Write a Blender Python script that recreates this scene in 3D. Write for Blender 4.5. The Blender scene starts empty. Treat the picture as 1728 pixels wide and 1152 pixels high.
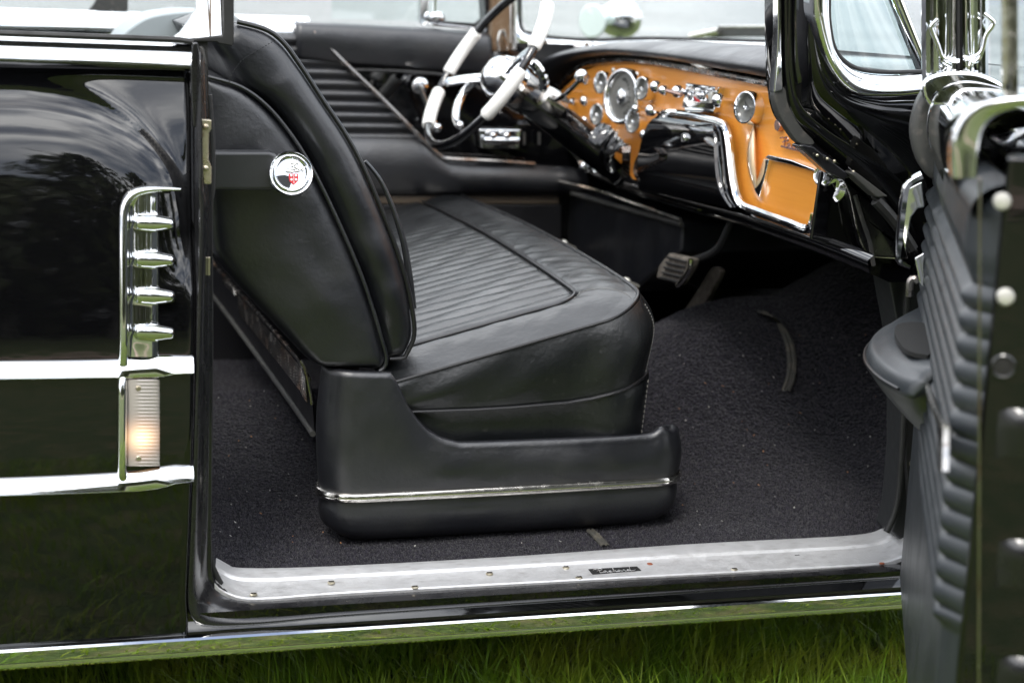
import bpy, bmesh, math, random
import numpy as np
from mathutils import Vector, Matrix
rng = np.random.default_rng(7)
random.seed(7)
R = math.radians
col = bpy.context.scene.collection
# ------------------------------------------------------------------ camera
F_PX = 2751.0; CX = 864; CY = 576
yaw, pitch, roll = R(16.4), R(-12.3), R(2.0)
CAM = np.array([0, -2.3, 1.22])
fw = np.array([math.sin(yaw)*math.cos(pitch), math.cos(yaw)*math.cos(pitch), math.sin(pitch)])
rt0 = np.array([math.cos(yaw), -math.sin(yaw), 0.]); up0 = np.cross(rt0, fw)
rt = rt0*math.cos(roll)+up0*math.sin(roll); up = np.cross(rt, fw)
cd = bpy.data.cameras.new('camera'); cam = bpy.data.objects.new('camera', cd); col.objects.link(cam)
cam.matrix_world = Matrix(((rt[0], up[0], -fw[0], CAM[0]), (rt[1], up[1], -fw[1], CAM[1]), (rt[2], up[2], -fw[2], CAM[2]), (0, 0, 0, 1)))
cd.sensor_width = 36; cd.lens = F_PX/1728*36; cd.clip_start = .05; cd.clip_end = 6000
cd.dof.use_dof = True; cd.dof.focus_distance = 2.62; cd.dof.aperture_fstop = 3.6
bpy.context.scene.camera = cam

def at(px, py, y=None, z=None, x=None):
    """where the sight line through a photograph pixel meets a plane of the place"""
    d = fw+rt*(px-CX)/F_PX-up*(py-CY)/F_PX
    if y is not None: t = (y-CAM[1])/d[1]
    elif z is not None: t = (z-CAM[2])/d[2]
    else: t = (x-CAM[0])/d[0]
    return CAM+d*t
def on(px, py, p0, n):
    d = fw+rt*(px-CX)/F_PX-up*(py-CY)/F_PX
    p0 = np.array(p0, float); n = np.array(n, float)
    return CAM+d*(((p0-CAM)@n)/(d@n))
def ats(pts, **k): return np.array([at(a, b, **k) for a, b in pts])
def cr(pts, n, closed=False):
    """smooth curve through points, resampled evenly"""
    P = np.array(pts, float); m = len(P); out = []
    seg = m if closed else m-1
    for i in range(seg):
        if closed: a, b, c, d = P[(i-1) % m], P[i], P[(i+1) % m], P[(i+2) % m]
        else: a, b, c, d = P[max(i-1, 0)], P[i], P[i+1], P[min(i+2, m-1)]
        for t in np.linspace(0, 1, 16, endpoint=False):
            out.append(.5*((2*b)+(-a+c)*t+(2*a-5*b+4*c-d)*t*t+(-a+3*b-3*c+d)*t**3))
    out.append(P[0] if closed else P[-1]); out = np.array(out)
    L = np.r_[0, np.cumsum(np.linalg.norm(np.diff(out, axis=0), axis=1))]
    s = np.linspace(0, L[-1], n+1 if closed else n)
    if closed: s = s[:-1]
    return np.stack([np.interp(s, L, out[:, k]) for k in range(P.shape[1])], 1)
def lin(pts, n):
    P = np.array(pts, float); L = np.r_[0, np.cumsum(np.linalg.norm(np.diff(P, axis=0), axis=1))]
    s = np.linspace(0, L[-1], n)
    return np.stack([np.interp(s, L, P[:, k]) for k in range(P.shape[1])], 1)
def nrm(v): v = np.array(v, float); return v/np.linalg.norm(v)
def sst(a, b, x): t = np.clip((x-a)/(b-a), 0, 1); return t*t*(3-2*t)

# ------------------------------------------------------------------ materials
MATS = {}
def mat(name, base=(.5, .5, .5), rough=.5, metal=0., spec=.5, coat=0., coat_r=.03, ior=1.5, bump=None, var=None, rvar=None, emit=None, sheen=0., bump2=None):
    """bump=(scale, strength, distance); var=(scale, second colour, amount-low, amount-high); rvar=(scale, r_low, r_high)"""
    m = bpy.data.materials.new(name); m.use_nodes = True; N = m.node_tree.nodes; L = m.node_tree.links
    b = N['Principled BSDF']; b.inputs['Base Color'].default_value = (*base, 1); b.inputs['Roughness'].default_value = rough
    b.inputs['Metallic'].default_value = metal; b.inputs['Specular IOR Level'].default_value = spec
    b.inputs['Coat Weight'].default_value = coat; b.inputs['Coat Roughness'].default_value = coat_r; b.inputs['IOR'].default_value = ior
    b.inputs['Sheen Weight'].default_value = sheen
    tc = N.new('ShaderNodeTexCoord')
    def noise(scale, det=4, sc3=None):
        n = N.new('ShaderNodeTexNoise'); n.inputs['Scale'].default_value = scale; n.inputs['Detail'].default_value = det
        if sc3:
            mp = N.new('ShaderNodeMapping'); mp.inputs['Scale'].default_value = sc3; L.new(tc.outputs['Object'], mp.inputs['Vector']); L.new(mp.outputs[0], n.inputs['Vector'])
        else: L.new(tc.outputs['Object'], n.inputs['Vector'])
        return n
    last = None
    for bb in (bump, bump2):
        if bb:
            n = noise(bb[0], 5, bb[3] if len(bb) > 3 else None); bn = N.new('ShaderNodeBump'); bn.inputs['Strength'].default_value = bb[1]; bn.inputs['Distance'].default_value = bb[2]
            L.new(n.outputs['Fac'], bn.inputs['Height'])
            if last: L.new(last.outputs[0], bn.inputs['Normal'])
            last = bn
    if last: L.new(last.outputs[0], b.inputs['Normal'])
    if var:
        n = noise(var[0], 6, var[4] if len(var) > 4 else None); mr = N.new('ShaderNodeMapRange'); mr.inputs[1].default_value = var[2]; mr.inputs[2].default_value = var[3]
        mx = N.new('ShaderNodeMix'); mx.data_type = 'RGBA'; mx.inputs['A'].default_value = (*base, 1); mx.inputs['B'].default_value = (*var[1], 1)
        L.new(n.outputs['Fac'], mr.inputs[0]); L.new(mr.outputs[0], mx.inputs['Factor']); L.new(mx.outputs['Result'], b.inputs['Base Color'])
    if rvar:
        n = noise(rvar[0], 5); mr = N.new('ShaderNodeMapRange'); mr.inputs[1].default_value = .3; mr.inputs[2].default_value = .7; mr.inputs[3].default_value = rvar[1]; mr.inputs[4].default_value = rvar[2]
        L.new(n.outputs['Fac'], mr.inputs[0]); L.new(mr.outputs[0], b.inputs['Roughness'])
    if emit: b.inputs['Emission Color'].default_value = (*emit[0], 1); b.inputs['Emission Strength'].default_value = emit[1]
    MATS[name] = m; return m
mat('paint', (.0025, .0025, .003), .03, spec=.5, coat=.55, coat_r=.01, bump=(2.2, .06, .02, (1, 1, 2.2)))
mat('paint_worn', (.009, .009, .01), .2, spec=.5, coat=.5, coat_r=.1, bump=(9, .1, .01), rvar=(25, .14, .4), var=(60, (.10, .10, .10), .70, .84))
mat('chrome', (.83, .84, .85), .04, 1., rvar=(30, .02, .07), bump=(14, .03, .004))
mat('chrome_old', (.72, .69, .64), .16, 1., rvar=(60, .08, .3), bump=(40, .1, .002), var=(50, (.30, .16, .08), .66, .8))
mat('chrome_dark', (.35, .33, .31), .2, 1., rvar=(40, .12, .35), var=(20, (.22, .11, .05), .5, .75))
mat('alu', (.60, .60, .60), .42, .6, rvar=(60, .34, .52), bump=(60, .15, .001, (1, 6, 1)), bump2=(200, .5, .0012), var=(40, (.40, .39, .38), .55, .85, (1, 3, 1)))
mat('hole', (.01, .009, .008), .6)
mat('leather', (.0048, .0054, .0076), .32, spec=.75, bump=(20, .30, .006), bump2=(170, .16, .0012), rvar=(14, .30, .44))
mat('leather_creased', (.0045, .0055, .0064), .33, spec=.8, bump=(24, .20, .006, (1, 2.4, 1)), bump2=(120, .25, .0022), rvar=(9, .30, .44), var=(80, (.03, .03, .03), .62, .85, (1, 3, 1)))
mat('leather_soft', (.0060, .0066, .0092), .36, spec=.95, bump=(18, .30, .006), bump2=(150, .22, .0016), rvar=(10, .30, .50), var=(22, (.011, .0115, .012), .5, .8))
mat('leather_door', (.017, .021, .025), .38, spec=.8, bump=(30, .1, .004), rvar=(12, .36, .5))
mat('arm_vinyl', (.020, .021, .023), .42, spec=.7, bump=(160, .12, .001))
mat('vinyl', (.006, .006, .0075), .42, spec=.5, bump=(170, .12, .001), rvar=(10, .36, .52))
mat('thread', (.30, .29, .27), .8)
mat('piping', (.009, .009, .010), .33, spec=.6)
mat('carpet', (.0050, .0045, .0068), 1., spec=.1, sheen=.10, bump=(150, 1., .012), bump2=(45, .5, .012), var=(170, (.013, .012, .018), .46, .70))
mat('pile', (.0060, .0053, .0086), .9, spec=.2, sheen=.12, var=(120, (.021, .0185, .029), .45, .7))
mat('binding', (.045, .043, .036), .8, bump=(200, .5, .003), var=(40, (.09, .08, .06), .5, .7))
mat('rubber', (.018, .018, .018), .5, spec=.4, bump=(70, .25, .003), rvar=(40, .4, .7))
mat('rubber_grey', (.045, .045, .042), .55, bump=(50, .25, .003), var=(60, (.10, .09, .08), .55, .75))
mat('pedal_rubber', (.10, .085, .07), .75, bump=(90, .5, .003), var=(60, (.19, .17, .14), .45, .7))
mat('orange', (.82, .32, .045), .34, spec=.5, coat=.5, coat_r=.15, bump=(300, .03, .0005, (1, .06, 2)), var=(190, (.78, .29, .035), .4, .75, (1, .04, 1.2)))
mat('white_plastic', (.84, .83, .79), .32, spec=.5)
mat('gauge_face', (.13, .13, .12), .3, .2)
mat('radio_face', (.6, .6, .57), .3, .2)
mat('dark_gap', (.004, .004, .004), .8)
mat('red', (.62, .02, .03), .35)
mat('lens', (.70, .66, .58), .28, spec=.5)
mat('brown_metal', (.16, .10, .055), .5, .3, var=(30, (.35, .28, .20), .5, .7))
mat('script_metal', (.62, .40, .34), .25, .9)
mat('silver', (.75, .75, .74), .3, .8)
mat('zinc', (.55, .50, .38), .32, .9, rvar=(60, .2, .45), var=(60, (.24, .16, .09), .55, .72))
mat('rivet', (.72, .70, .64), .3, .5)
mat('mud', (.018, .019, .02), .5, spec=.4, bump=(60, .3, .004))
mat('rust', (.20, .055, .022), .8, bump=(300, .5, .001))
mat('highlight_gloss', (.80, .60, .38), .12, spec=.8, coat=1.)  # paler than the fascia: the highlight is put into the colour
mat('mirror_pale', (.75, .84, .82), .25, .4)
mat('rust_light', (.45, .22, .09), .8)
mat('brown_bracket', (.06, .045, .03), .6)
mat('seat_cloth', (.30, .33, .34), .5)
def glass_mat(name, tint, fres=1.5, rough=0.):
    m = bpy.data.materials.new(name); m.use_nodes = True; N = m.node_tree.nodes; L = m.node_tree.links; N.clear()
    o = N.new('ShaderNodeOutputMaterial'); mx = N.new('ShaderNodeMixShader'); t = N.new('ShaderNodeBsdfTransparent'); g = N.new('ShaderNodeBsdfGlossy'); fr = N.new('ShaderNodeFresnel')
    t.inputs[0].default_value = (*tint, 1); g.inputs['Roughness'].default_value = rough; ge = N.new('ShaderNodeNewGeometry'); mi_ = N.new('ShaderNodeMapRange'); mi_.inputs[3].default_value = fres; mi_.inputs[4].default_value = 1/fres; L.new(ge.outputs['Backfacing'], mi_.inputs[0]); L.new(mi_.outputs[0], fr.inputs['IOR'])
    L.new(fr.outputs[0], mx.inputs[0]); L.new(t.outputs[0], mx.inputs[1]); L.new(g.outputs[0], mx.inputs[2]); L.new(mx.outputs[0], o.inputs[0]); MATS[name] = m
glass_mat('glass', (.94, .97, .965)); glass_mat('glass_clear', (.96, .975, .975), 1.4); glass_mat('glass_deep', (.80, .93, .94), 1.7, .02)

# the marker lamp bulb gives off light
mat('bulb', (1, .6, .3), .4, emit=((1., .42, .14), 9.))

# ------------------------------------------------------------------ mesh builder
class MB:
    def __init__(s): s.V = []; s.F = []; s.M = []; s.n = 0; s.mi = 0
    def add(s, V, F):
        V = np.asarray(V, float).reshape(-1, 3); s.V.append(V); s.F += [tuple(int(i)+s.n for i in f) for f in F]; s.M += [s.mi]*len(F); s.n += len(V); return s
    def grid(s, G, cu=False, cv=False):
        G = np.asarray(G, float); a, b = G.shape[:2]; F = []
        for i in range(a if cu else a-1):
            for j in range(b if cv else b-1):
                i2 = (i+1) % a; j2 = (j+1) % b; F.append((i*b+j, i*b+j2, i2*b+j2, i2*b+j))
        return s.add(G, F)
    def sweep(s, path, prof, ref=(0, -1, 0), closed=False, cprof=True, caps=True, scale=None):
        P = np.asarray(path, float); n = len(P); pr = np.asarray(prof, float)
        T = np.zeros_like(P)
        for i in range(n):
            a = P[(i-1) % n] if (closed or i > 0) else P[i]; b = P[(i+1) % n] if (closed or i < n-1) else P[i]; T[i] = nrm(b-a)
        if isinstance(ref, str):      # parallel transport
            v = np.array([0, 0, 1.]) if abs(T[0][2]) < .9 else np.array([1., 0, 0]); A = [nrm(v-T[0]*(v@T[0]))]
            for i in range(1, n): w = A[-1]-T[i]*(A[-1]@T[i]); A.append(nrm(w))
        else:
            Rf = np.asarray(ref, float); Rf = np.tile(Rf, (n, 1)) if Rf.ndim == 1 else Rf; A = [nrm(Rf[i]-T[i]*(Rf[i]@T[i])) for i in range(n)]
        G = []
        for i in range(n):
            B = np.cross(T[i], A[i]); k = 1 if scale is None else scale[i]
            G.append(P[i]+np.outer(pr[:, 0]*k, A[i])+np.outer(pr[:, 1]*k, B))
        G = np.array(G); base = s.n; s.grid(G, cu=closed, cv=cprof)
        if caps and cprof and not closed:
            m = len(pr); s.F.append(tuple(base+j for j in range(m))); s.F.append(tuple(base+(n-1)*m+j for j in reversed(range(m)))); s.M += [s.mi]*2
        return s
    def tube(s, path, r, n=12, closed=False):
        P = np.asarray(path, float); rr = None if np.isscalar(r) else np.asarray(r); t = np.linspace(0, 2*math.pi, n, endpoint=False)
        return s.sweep(P, np.stack([np.cos(t), np.sin(t)], 1)*(r if rr is None else 1), ref='t', closed=closed, scale=rr)
    def lathe(s, o, ax, prof, n=32, u=None):
        o = np.array(o, float); ax = nrm(ax); u = np.cross(ax, [0, 0, 1] if abs(ax[2]) < .9 else [1, 0, 0]) if u is None else np.array(u); u = nrm(u); v = np.cross(ax, u)
        t = np.linspace(0, 2*math.pi, n, endpoint=False); G = []
        for r, h in prof: G.append(o+ax*h+r*(np.outer(np.cos(t), u)+np.outer(np.sin(t), v)))
        base = s.n; s.grid(np.array(G), cv=True); m = len(prof)
        s.F.append(tuple(base+j for j in range(n))); s.F.append(tuple(base+(m-1)*n+j for j in reversed(range(n)))); s.M += [s.mi]*2
        return s
    def prism(s, outline, vec):
        O = np.asarray(outline, float); n = len(O); V = np.r_[O, O+np.array(vec)]
        return s.add(V, [tuple(range(n)), tuple(reversed(range(n, 2*n)))]+[(i, i+n, (i+1) % n+n, (i+1) % n) for i in range(n)])
    def box(s, a, b):
        a = np.minimum(a, b); b = np.maximum(a, b); a, b = np.array(a), np.array(b)
        return s.prism([(a[0], a[1], a[2]), (b[0], a[1], a[2]), (b[0], a[1], b[2]), (a[0], a[1], b[2])], (0, b[1]-a[1], 0))
    def ball(s, c, r, n=16, sc=(1, 1, 1)):
        t = np.linspace(0, math.pi, n//2+2)[1:-1]; p = [(r*math.sin(a), -r*math.cos(a)) for a in t]
        base = len(s.V); s.lathe((0, 0, 0), (0, 0, 1), [(r*.02, -r)]+p+[(r*.02, r)], n)
        s.V[base] = s.V[base]*np.array(sc)+np.array(c); return s
    def build(s, name, m, parent=None, bevel=0., seg=3, sharp=40, label=None, sub=0, flat=False):
        me = bpy.data.meshes.new(name); V = np.concatenate(s.V); me.from_pydata(V.tolist(), [], s.F); me.update()
        for mm in (m if isinstance(m, (list, tuple)) else [m]): me.materials.append(MATS[mm])
        me.polygons.foreach_set('material_index', s.M)
        bm = bmesh.new(); bm.from_mesh(me); bmesh.ops.recalc_face_normals(bm, faces=bm.faces); bm.to_mesh(me); bm.free()
        if not flat: me.shade_smooth()
        o = bpy.data.objects.new(name, me); col.objects.link(o)
        if bevel:
            b = o.modifiers.new('bevel', 'BEVEL'); b.width = bevel; b.segments = seg; b.limit_method = 'ANGLE'; b.angle_limit = R(35); b.harden_normals = True
        elif sharp and not flat: me.set_sharp_from_angle(angle=R(sharp))
        if sub: q = o.modifiers.new('sub', 'SUBSURF'); q.levels = sub; q.render_levels = sub
        if parent: attach(o, parent)
        if label: o['label'] = label
        return o
def attach(o, parent):
    o.parent = parent; w = Matrix.Identity(4)
    if parent.type == 'EMPTY': w = Matrix.Translation(parent.location)
    o.matrix_parent_inverse = w.inverted()
def thing(name, loc, label, cat, group=None):
    o = bpy.data.objects.new(name, None); col.objects.link(o); o.location = loc; o.empty_display_size = .1; tag(o, label, cat, group); return o
def tag(o, label=None, cat=None, group=None, kind=None):
    if label: o['label'] = label
    if cat: o['category'] = cat
    if group: o['group'] = group
    if kind: o['kind'] = kind
    return o
def circ(n, r=1., a=1., b=1., t0=0.): t = np.linspace(0, 2*math.pi, n, endpoint=False)+t0; return np.stack([r*a*np.cos(t), r*b*np.sin(t)], 1)
def halfround(w, h, n=10): t = np.linspace(0, math.pi, n); return np.stack([h*np.sin(t), w/2*np.cos(t)], 1)

car = thing('vintage_car', (.5, .85, 0), 'black vintage open car with its passenger door open, black leather bench seat and orange dashboard', 'car')
# ================================================================== SETTING
def terrain():
    # meadow: sheet to the lake shore and far behind the camera
    b = MB(); xs = np.r_[-400, -60, np.linspace(-12, 12, 60), 60, 400]; ys = np.r_[-400, -60, np.linspace(-14, 9, 60), 10.5]
    X, Y = np.meshgrid(xs, ys, indexing='ij'); Z = .02*np.sin(X*1.3+Y*.7)*np.cos(Y*.9)*sst(.5, 3, np.abs(Y-.4)) - 1.3*sst(7, 10.5, Y) - .0
    return b.grid(np.stack([X, Y, Z], 2)).build('meadow', 'soil')
mat('soil', (.05, .078, .014), .95, bump=(60, .8, .03), var=(9, (.13, .12, .045), .45, .7))
tag(terrain(), kind='structure')
mat('gravel', (.30, .22, .17), .95, bump=(80, .6, .02))
p = MB(); ys = np.linspace(-60, 60, 60); p.grid([[(x, -8.6-.9*math.sin(x*.12+1)+w, .03) for x in ys] for w in (-.55, .55)]); tag(p.build('path', 'gravel'), kind='structure')
# lake
m = mat('water', (.09, .105, .10), .18, spec=.40, ior=1.33, var=(1, (.28, .30, .29), .42, .60, (.05, .22, 1)))  # paler streaks in the base colour imitate reflections on the ripples
N = m.node_tree.nodes; L = m.node_tree.links; b = N['Principled BSDF']; tc = N.new('ShaderNodeTexCoord')
last = None
for sc, st, di in (((.5, 1.6, 1), 1., 1.2), ((.05, .14, 1), 1., 9.)):
    mp = N.new('ShaderNodeMapping'); mp.inputs['Scale'].default_value = sc; n = N.new('ShaderNodeTexNoise'); n.inputs['Scale'].default_value = 1; n.inputs['Detail'].default_value = 5
    bu = N.new('ShaderNodeBump'); bu.inputs['Strength'].default_value = st; bu.inputs['Distance'].default_value = di
    L.new(tc.outputs['Object'], mp.inputs[0]); L.new(mp.outputs[0], n.inputs['Vector']); L.new(n.outputs['Fac'], bu.inputs['Height'])
    if last: L.new(last.outputs[0], bu.inputs['Normal'])
    last = bu
L.new(last.outputs[0], b.inputs['Normal'])
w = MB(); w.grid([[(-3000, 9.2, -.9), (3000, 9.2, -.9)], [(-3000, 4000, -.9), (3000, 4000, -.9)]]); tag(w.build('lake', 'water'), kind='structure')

# grass blades under and beside the car
def grass():
    def patch(n, x0, x1, y0, y1, h0, h1, wid):
        x = rng.uniform(x0, x1, n); y = rng.uniform(y0, y1, n)
        cl = np.sin(x*9+1.3*np.sin(y*7))*np.cos(y*8+np.sin(x*5)); h = rng.uniform(h0, h1, n)*(1+.35*cl)
        a = rng.uniform(0, 2*math.pi, n)*.5+1.2*np.sin(x*3+y*4); lean = rng.uniform(.15, 1.1, n)*h; w = rng.uniform(.6, 1.2, n)*wid
        dx, dy = np.cos(a), np.sin(a); px_, py_ = -dy, dx; V = []
        for t, k in ((0, 1.), (.4, .85), (.75, .55), (1., .02)):
            cx = x+dx*lean*t**1.8; cy = y+dy*lean*t**1.8; cz = h*t*(1-.25*t*t)*(1)
            V.append(np.stack([cx-px_*w*k, cy-py_*w*k, cz], 1)); V.append(np.stack([cx+px_*w*k, cy+py_*w*k, cz], 1))
        V = np.stack(V, 1).reshape(-1, 3); i = np.arange(n)[:, None]*8
        F = np.concatenate([i+np.array([[0, 1, 3, 2]]), i+np.array([[2, 3, 5, 4]]), i+np.array([[4, 5, 7, 6]])], 0); return V, F
    A = [patch(52000, -.9, 1.75, -.15, 1.15, .03, .085, .0013), patch(3500, -.9, 1.75, -.1, 1.0, .08, .15, .0016), patch(16000, -1.6, 2.0, -2.2, -.15, .03, .07, .0022)]
    V = np.concatenate([a[0] for a in A]); F = []; off = 0
    for a in A: F.append(a[1]+off); off += len(a[0])
    F = np.concatenate(F); me = bpy.data.meshes.new('grass'); me.vertices.add(len(V)); me.vertices.foreach_set('co', V.ravel())
    me.loops.add(F.size); me.loops.foreach_set('vertex_index', F.ravel()); me.polygons.add(len(F)); me.polygons.foreach_set('loop_start', np.arange(len(F))*4); me.update(); me.validate()
    me.materials.append(MATS['blade']); o = bpy.data.objects.new('grass', me); col.objects.link(o); return o
m = mat('blade', (.14, .26, .012), .5, spec=.35, var=(7, (.34, .37, .035), .4, .7))
N = m.node_tree.nodes; L = m.node_tree.links; b = N['Principled BSDF']
tr = N.new('ShaderNodeBsdfTranslucent'); tr.inputs[0].default_value = (.24, .38, .02, 1); mx = N.new('ShaderNodeMixShader'); mx.inputs[0].default_value = .25
L.new(b.outputs[0], mx.inputs[1]); L.new(tr.outputs[0], mx.inputs[2]); L.new(mx.outputs[0], N['Material Output'].inputs[0])
tag(grass(), 'short green lawn grass with longer tufts under and beside the car', 'grass', kind='stuff')

# birch trees across the meadow (mirrored in paint and chrome)
mat('bark', (.22, .21, .19), .8, var=(3, (.05, .045, .04), .52, .58, (1, 1, 4)))
mat('leaf', (.05, .07, .022), .6, var=(1.2, (.12, .12, .045), .4, .7))
def tree(seed, h):
    r = np.random.default_rng(seed); root = bpy.data.objects.new('birch_tree', None); col.objects.link(root)
    t = MB(); pth = cr([(0, 0, -.1), (r.normal()*.15, 0, h*.3), (r.normal()*.3, r.normal()*.2, h*.65), (r.normal()*.4, 0, h)], 14); t.tube(pth, np.linspace(.17, .02, 14), 9)
    for k in range(10):
        i = r.integers(3, 12); a = r.uniform(0, 6.28); l = r.uniform(.8, 2.2); e = pth[i]+np.array([math.cos(a)*l, math.sin(a)*l, r.uniform(.3, 1.2)])
        t.tube(cr([pth[i], (pth[i]+e)/2+[0, 0, .25], e], 6), np.linspace(.05, .01, 6), 5)
    tr_ = t.build('trunk', 'bark'); tr_.parent = root
    n = 2600; zc = r.uniform(.16, 1.02, n)*h; rad = 2.1*np.sin(np.clip((zc/h-.1)/.95, 0, 1)*math.pi)**.6; a = r.uniform(0, 6.28, n); q = np.sqrt(r.uniform(0.05, 1, n))
    clump = .75+.4*np.sin(a*3+zc*1.7); C = np.stack([np.cos(a)*rad*q*clump, np.sin(a)*rad*q*clump, zc], 1); s = r.uniform(.10, .26, n)[:, None]
    u = r.normal(size=(n, 3)); u /= np.linalg.norm(u, axis=1)[:, None]; v = np.cross(u, r.normal(size=(n, 3))); v /= np.linalg.norm(v, axis=1)[:, None]
    V = np.stack([C-u*s, C+v*s*.6, C+u*s, C-v*s*.6], 1).reshape(-1, 3); c = MB(); c.add(V, [(4*i, 4*i+1, 4*i+2, 4*i+3) for i in range(n)]); cr_ = c.build('crown', 'leaf', flat=True, sharp=0); cr_.parent = root
    return root
protos = [tree(3, 8.), tree(5, 7.), tree(9, 9.)]
spots = [(-15, -17), (-11.5, -19), (-8, -16.5), (-5, -18.5), (-2, -17), (1, -19.5), (4, -17), (7.5, -18), (-18, -20), (11, -19), (-13, -23), (-6.5, -24), (-.5, -24), (6, -24), (-3.5, -21), (-9.5, -21.5), (2.5, -22), (14, -22), (18, -18), (-22, -18)]
for i, (x, y) in enumerate(spots):
    pr = protos[i % 3]
    if i < 3: r_ = pr
    else:
        r_ = pr.copy(); col.objects.link(r_)
        for c in pr.children: k = c.copy(); col.objects.link(k); k.parent = r_
    r_.location = (x, y, 0); r_.rotation_euler.z = i*1.7; r_.scale = (1, 1, 1)
    tag(r_, 'leafy birch tree at the far edge of the meadow, mirrored in the black paint', 'tree', 'birch trees mirrored in the car')

# dark understorey behind the trunks: one far-off wood that reads as a mass
def wood():
    r = np.random.default_rng(21); n = 36000; x = r.uniform(-38, 34, n); top = 4.6+1.1*np.sin(x*.6)+.7*np.sin(x*1.7+1); z = r.uniform(0, 1, n)**1.6*top; y = -26.5-r.uniform(0, 3.5, n); C = np.stack([x, y, z], 1); s = r.uniform(.14, .34, n)[:, None]
    u = r.normal(size=(n, 3)); u /= np.linalg.norm(u, axis=1)[:, None]; v = np.cross(u, r.normal(size=(n, 3))); v /= np.linalg.norm(v, axis=1)[:, None]
    V = np.stack([C-u*s, C+v*s*.7, C+u*s, C-v*s*.7], 1).reshape(-1, 3); q = MB(); q.add(V, [(4*i, 4*i+1, 4*i+2, 4*i+3) for i in range(n)]); return q.build('undergrowth', 'leaf', flat=True, sharp=0)
tag(wood(), 'dark leafy undergrowth behind the birch trees, mirrored in the paint', 'undergrowth', kind='stuff')
# ------------------------------------------------------------------ sky and sun
W = bpy.data.worlds.new('World'); bpy.context.scene.world = W; W.use_nodes = True; N = W.node_tree.nodes; L = W.node_tree.links
SUN_EL, SUN_AZ = R(52), R(-150)     # high, behind the camera and to the left
bg = N['Background']; bg.inputs[1].default_value = .1
sk = N.new('ShaderNodeTexSky'); sk.sky_type = 'NISHITA'; sk.sun_disc = False; sk.sun_elevation = SUN_EL; sk.sun_rotation = SUN_AZ; sk.air_density = 1; sk.dust_density = 2
tc = N.new('ShaderNodeTexCoord'); mp = N.new('ShaderNodeMapping'); mp.inputs['Scale'].default_value = (1, 1, 3.2)
n1 = N.new('ShaderNodeTexNoise'); n1.inputs['Scale'].default_value = 2.3; n1.inputs['Detail'].default_value = 7; n1.inputs['Roughness'].default_value = .52; n1.inputs['Distortion'].default_value = .5
mr = N.new('ShaderNodeMapRange'); mr.inputs[1].default_value = .33; mr.inputs[2].default_value = .54
cl = N.new('ShaderNodeMix'); cl.data_type = 'RGBA'; cl.inputs['A'].default_value = (8.5, 9.2, 10.6, 1); cl.inputs['B'].default_value = (27, 27, 27, 1)
n2 = N.new('ShaderNodeTexNoise'); n2.inputs['Scale'].default_value = 4.5; n2.inputs['Detail'].default_value = 6
mr2 = N.new('ShaderNodeMapRange'); mr2.inputs[1].default_value = .38; mr2.inputs[2].default_value = .64
mx = N.new('ShaderNodeMix'); mx.data_type = 'RGBA'
L.new(tc.outputs['Generated'], mp.inputs[0]); L.new(mp.outputs[0], n1.inputs['Vector']); L.new(mp.outputs[0], n2.inputs['Vector']); L.new(n1.outputs['Fac'], mr.inputs[0]); L.new(n2.outputs['Fac'], mr2.inputs[0])
L.new(mr2.outputs[0], cl.inputs['Factor']); L.new(mr.outputs[0], mx.inputs['Factor']); L.new(sk.outputs[0], mx.inputs['A']); L.new(cl.outputs['Result'], mx.inputs['B']); sx_ = N.new('ShaderNodeSeparateXYZ'); L.new(tc.outputs['Generated'], sx_.inputs[0]); zr = N.new('ShaderNodeMapRange'); zr.inputs[1].default_value = 0; zr.inputs[2].default_value = .7; zr.inputs[3].default_value = .6; zr.inputs[4].default_value = 1.4
L.new(sx_.outputs['Z'], zr.inputs[0]); mz = N.new('ShaderNodeVectorMath'); mz.operation = 'SCALE'; L.new(mx.outputs['Result'], mz.inputs[0]); L.new(zr.outputs[0], mz.inputs['Scale']); L.new(mz.outputs[0], bg.inputs[0])
sl = bpy.data.lights.new('sun', 'SUN'); sl.energy = 1.3; sl.angle = R(12); sl.color = (1, .96, .9); so = bpy.data.objects.new('sun', sl); col.objects.link(so)
sd = Vector((math.sin(SUN_AZ)*math.cos(SUN_EL), math.cos(SUN_AZ)*math.cos(SUN_EL), math.sin(SUN_EL))); so.rotation_euler = sd.to_track_quat('Z', 'Y').to_euler(); so.location = (-5, -5, 12)
vs = bpy.context.scene.view_settings; vs.view_transform = 'Standard'; vs.look = 'None'; vs.exposure = .65; vs.gamma = 1
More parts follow.
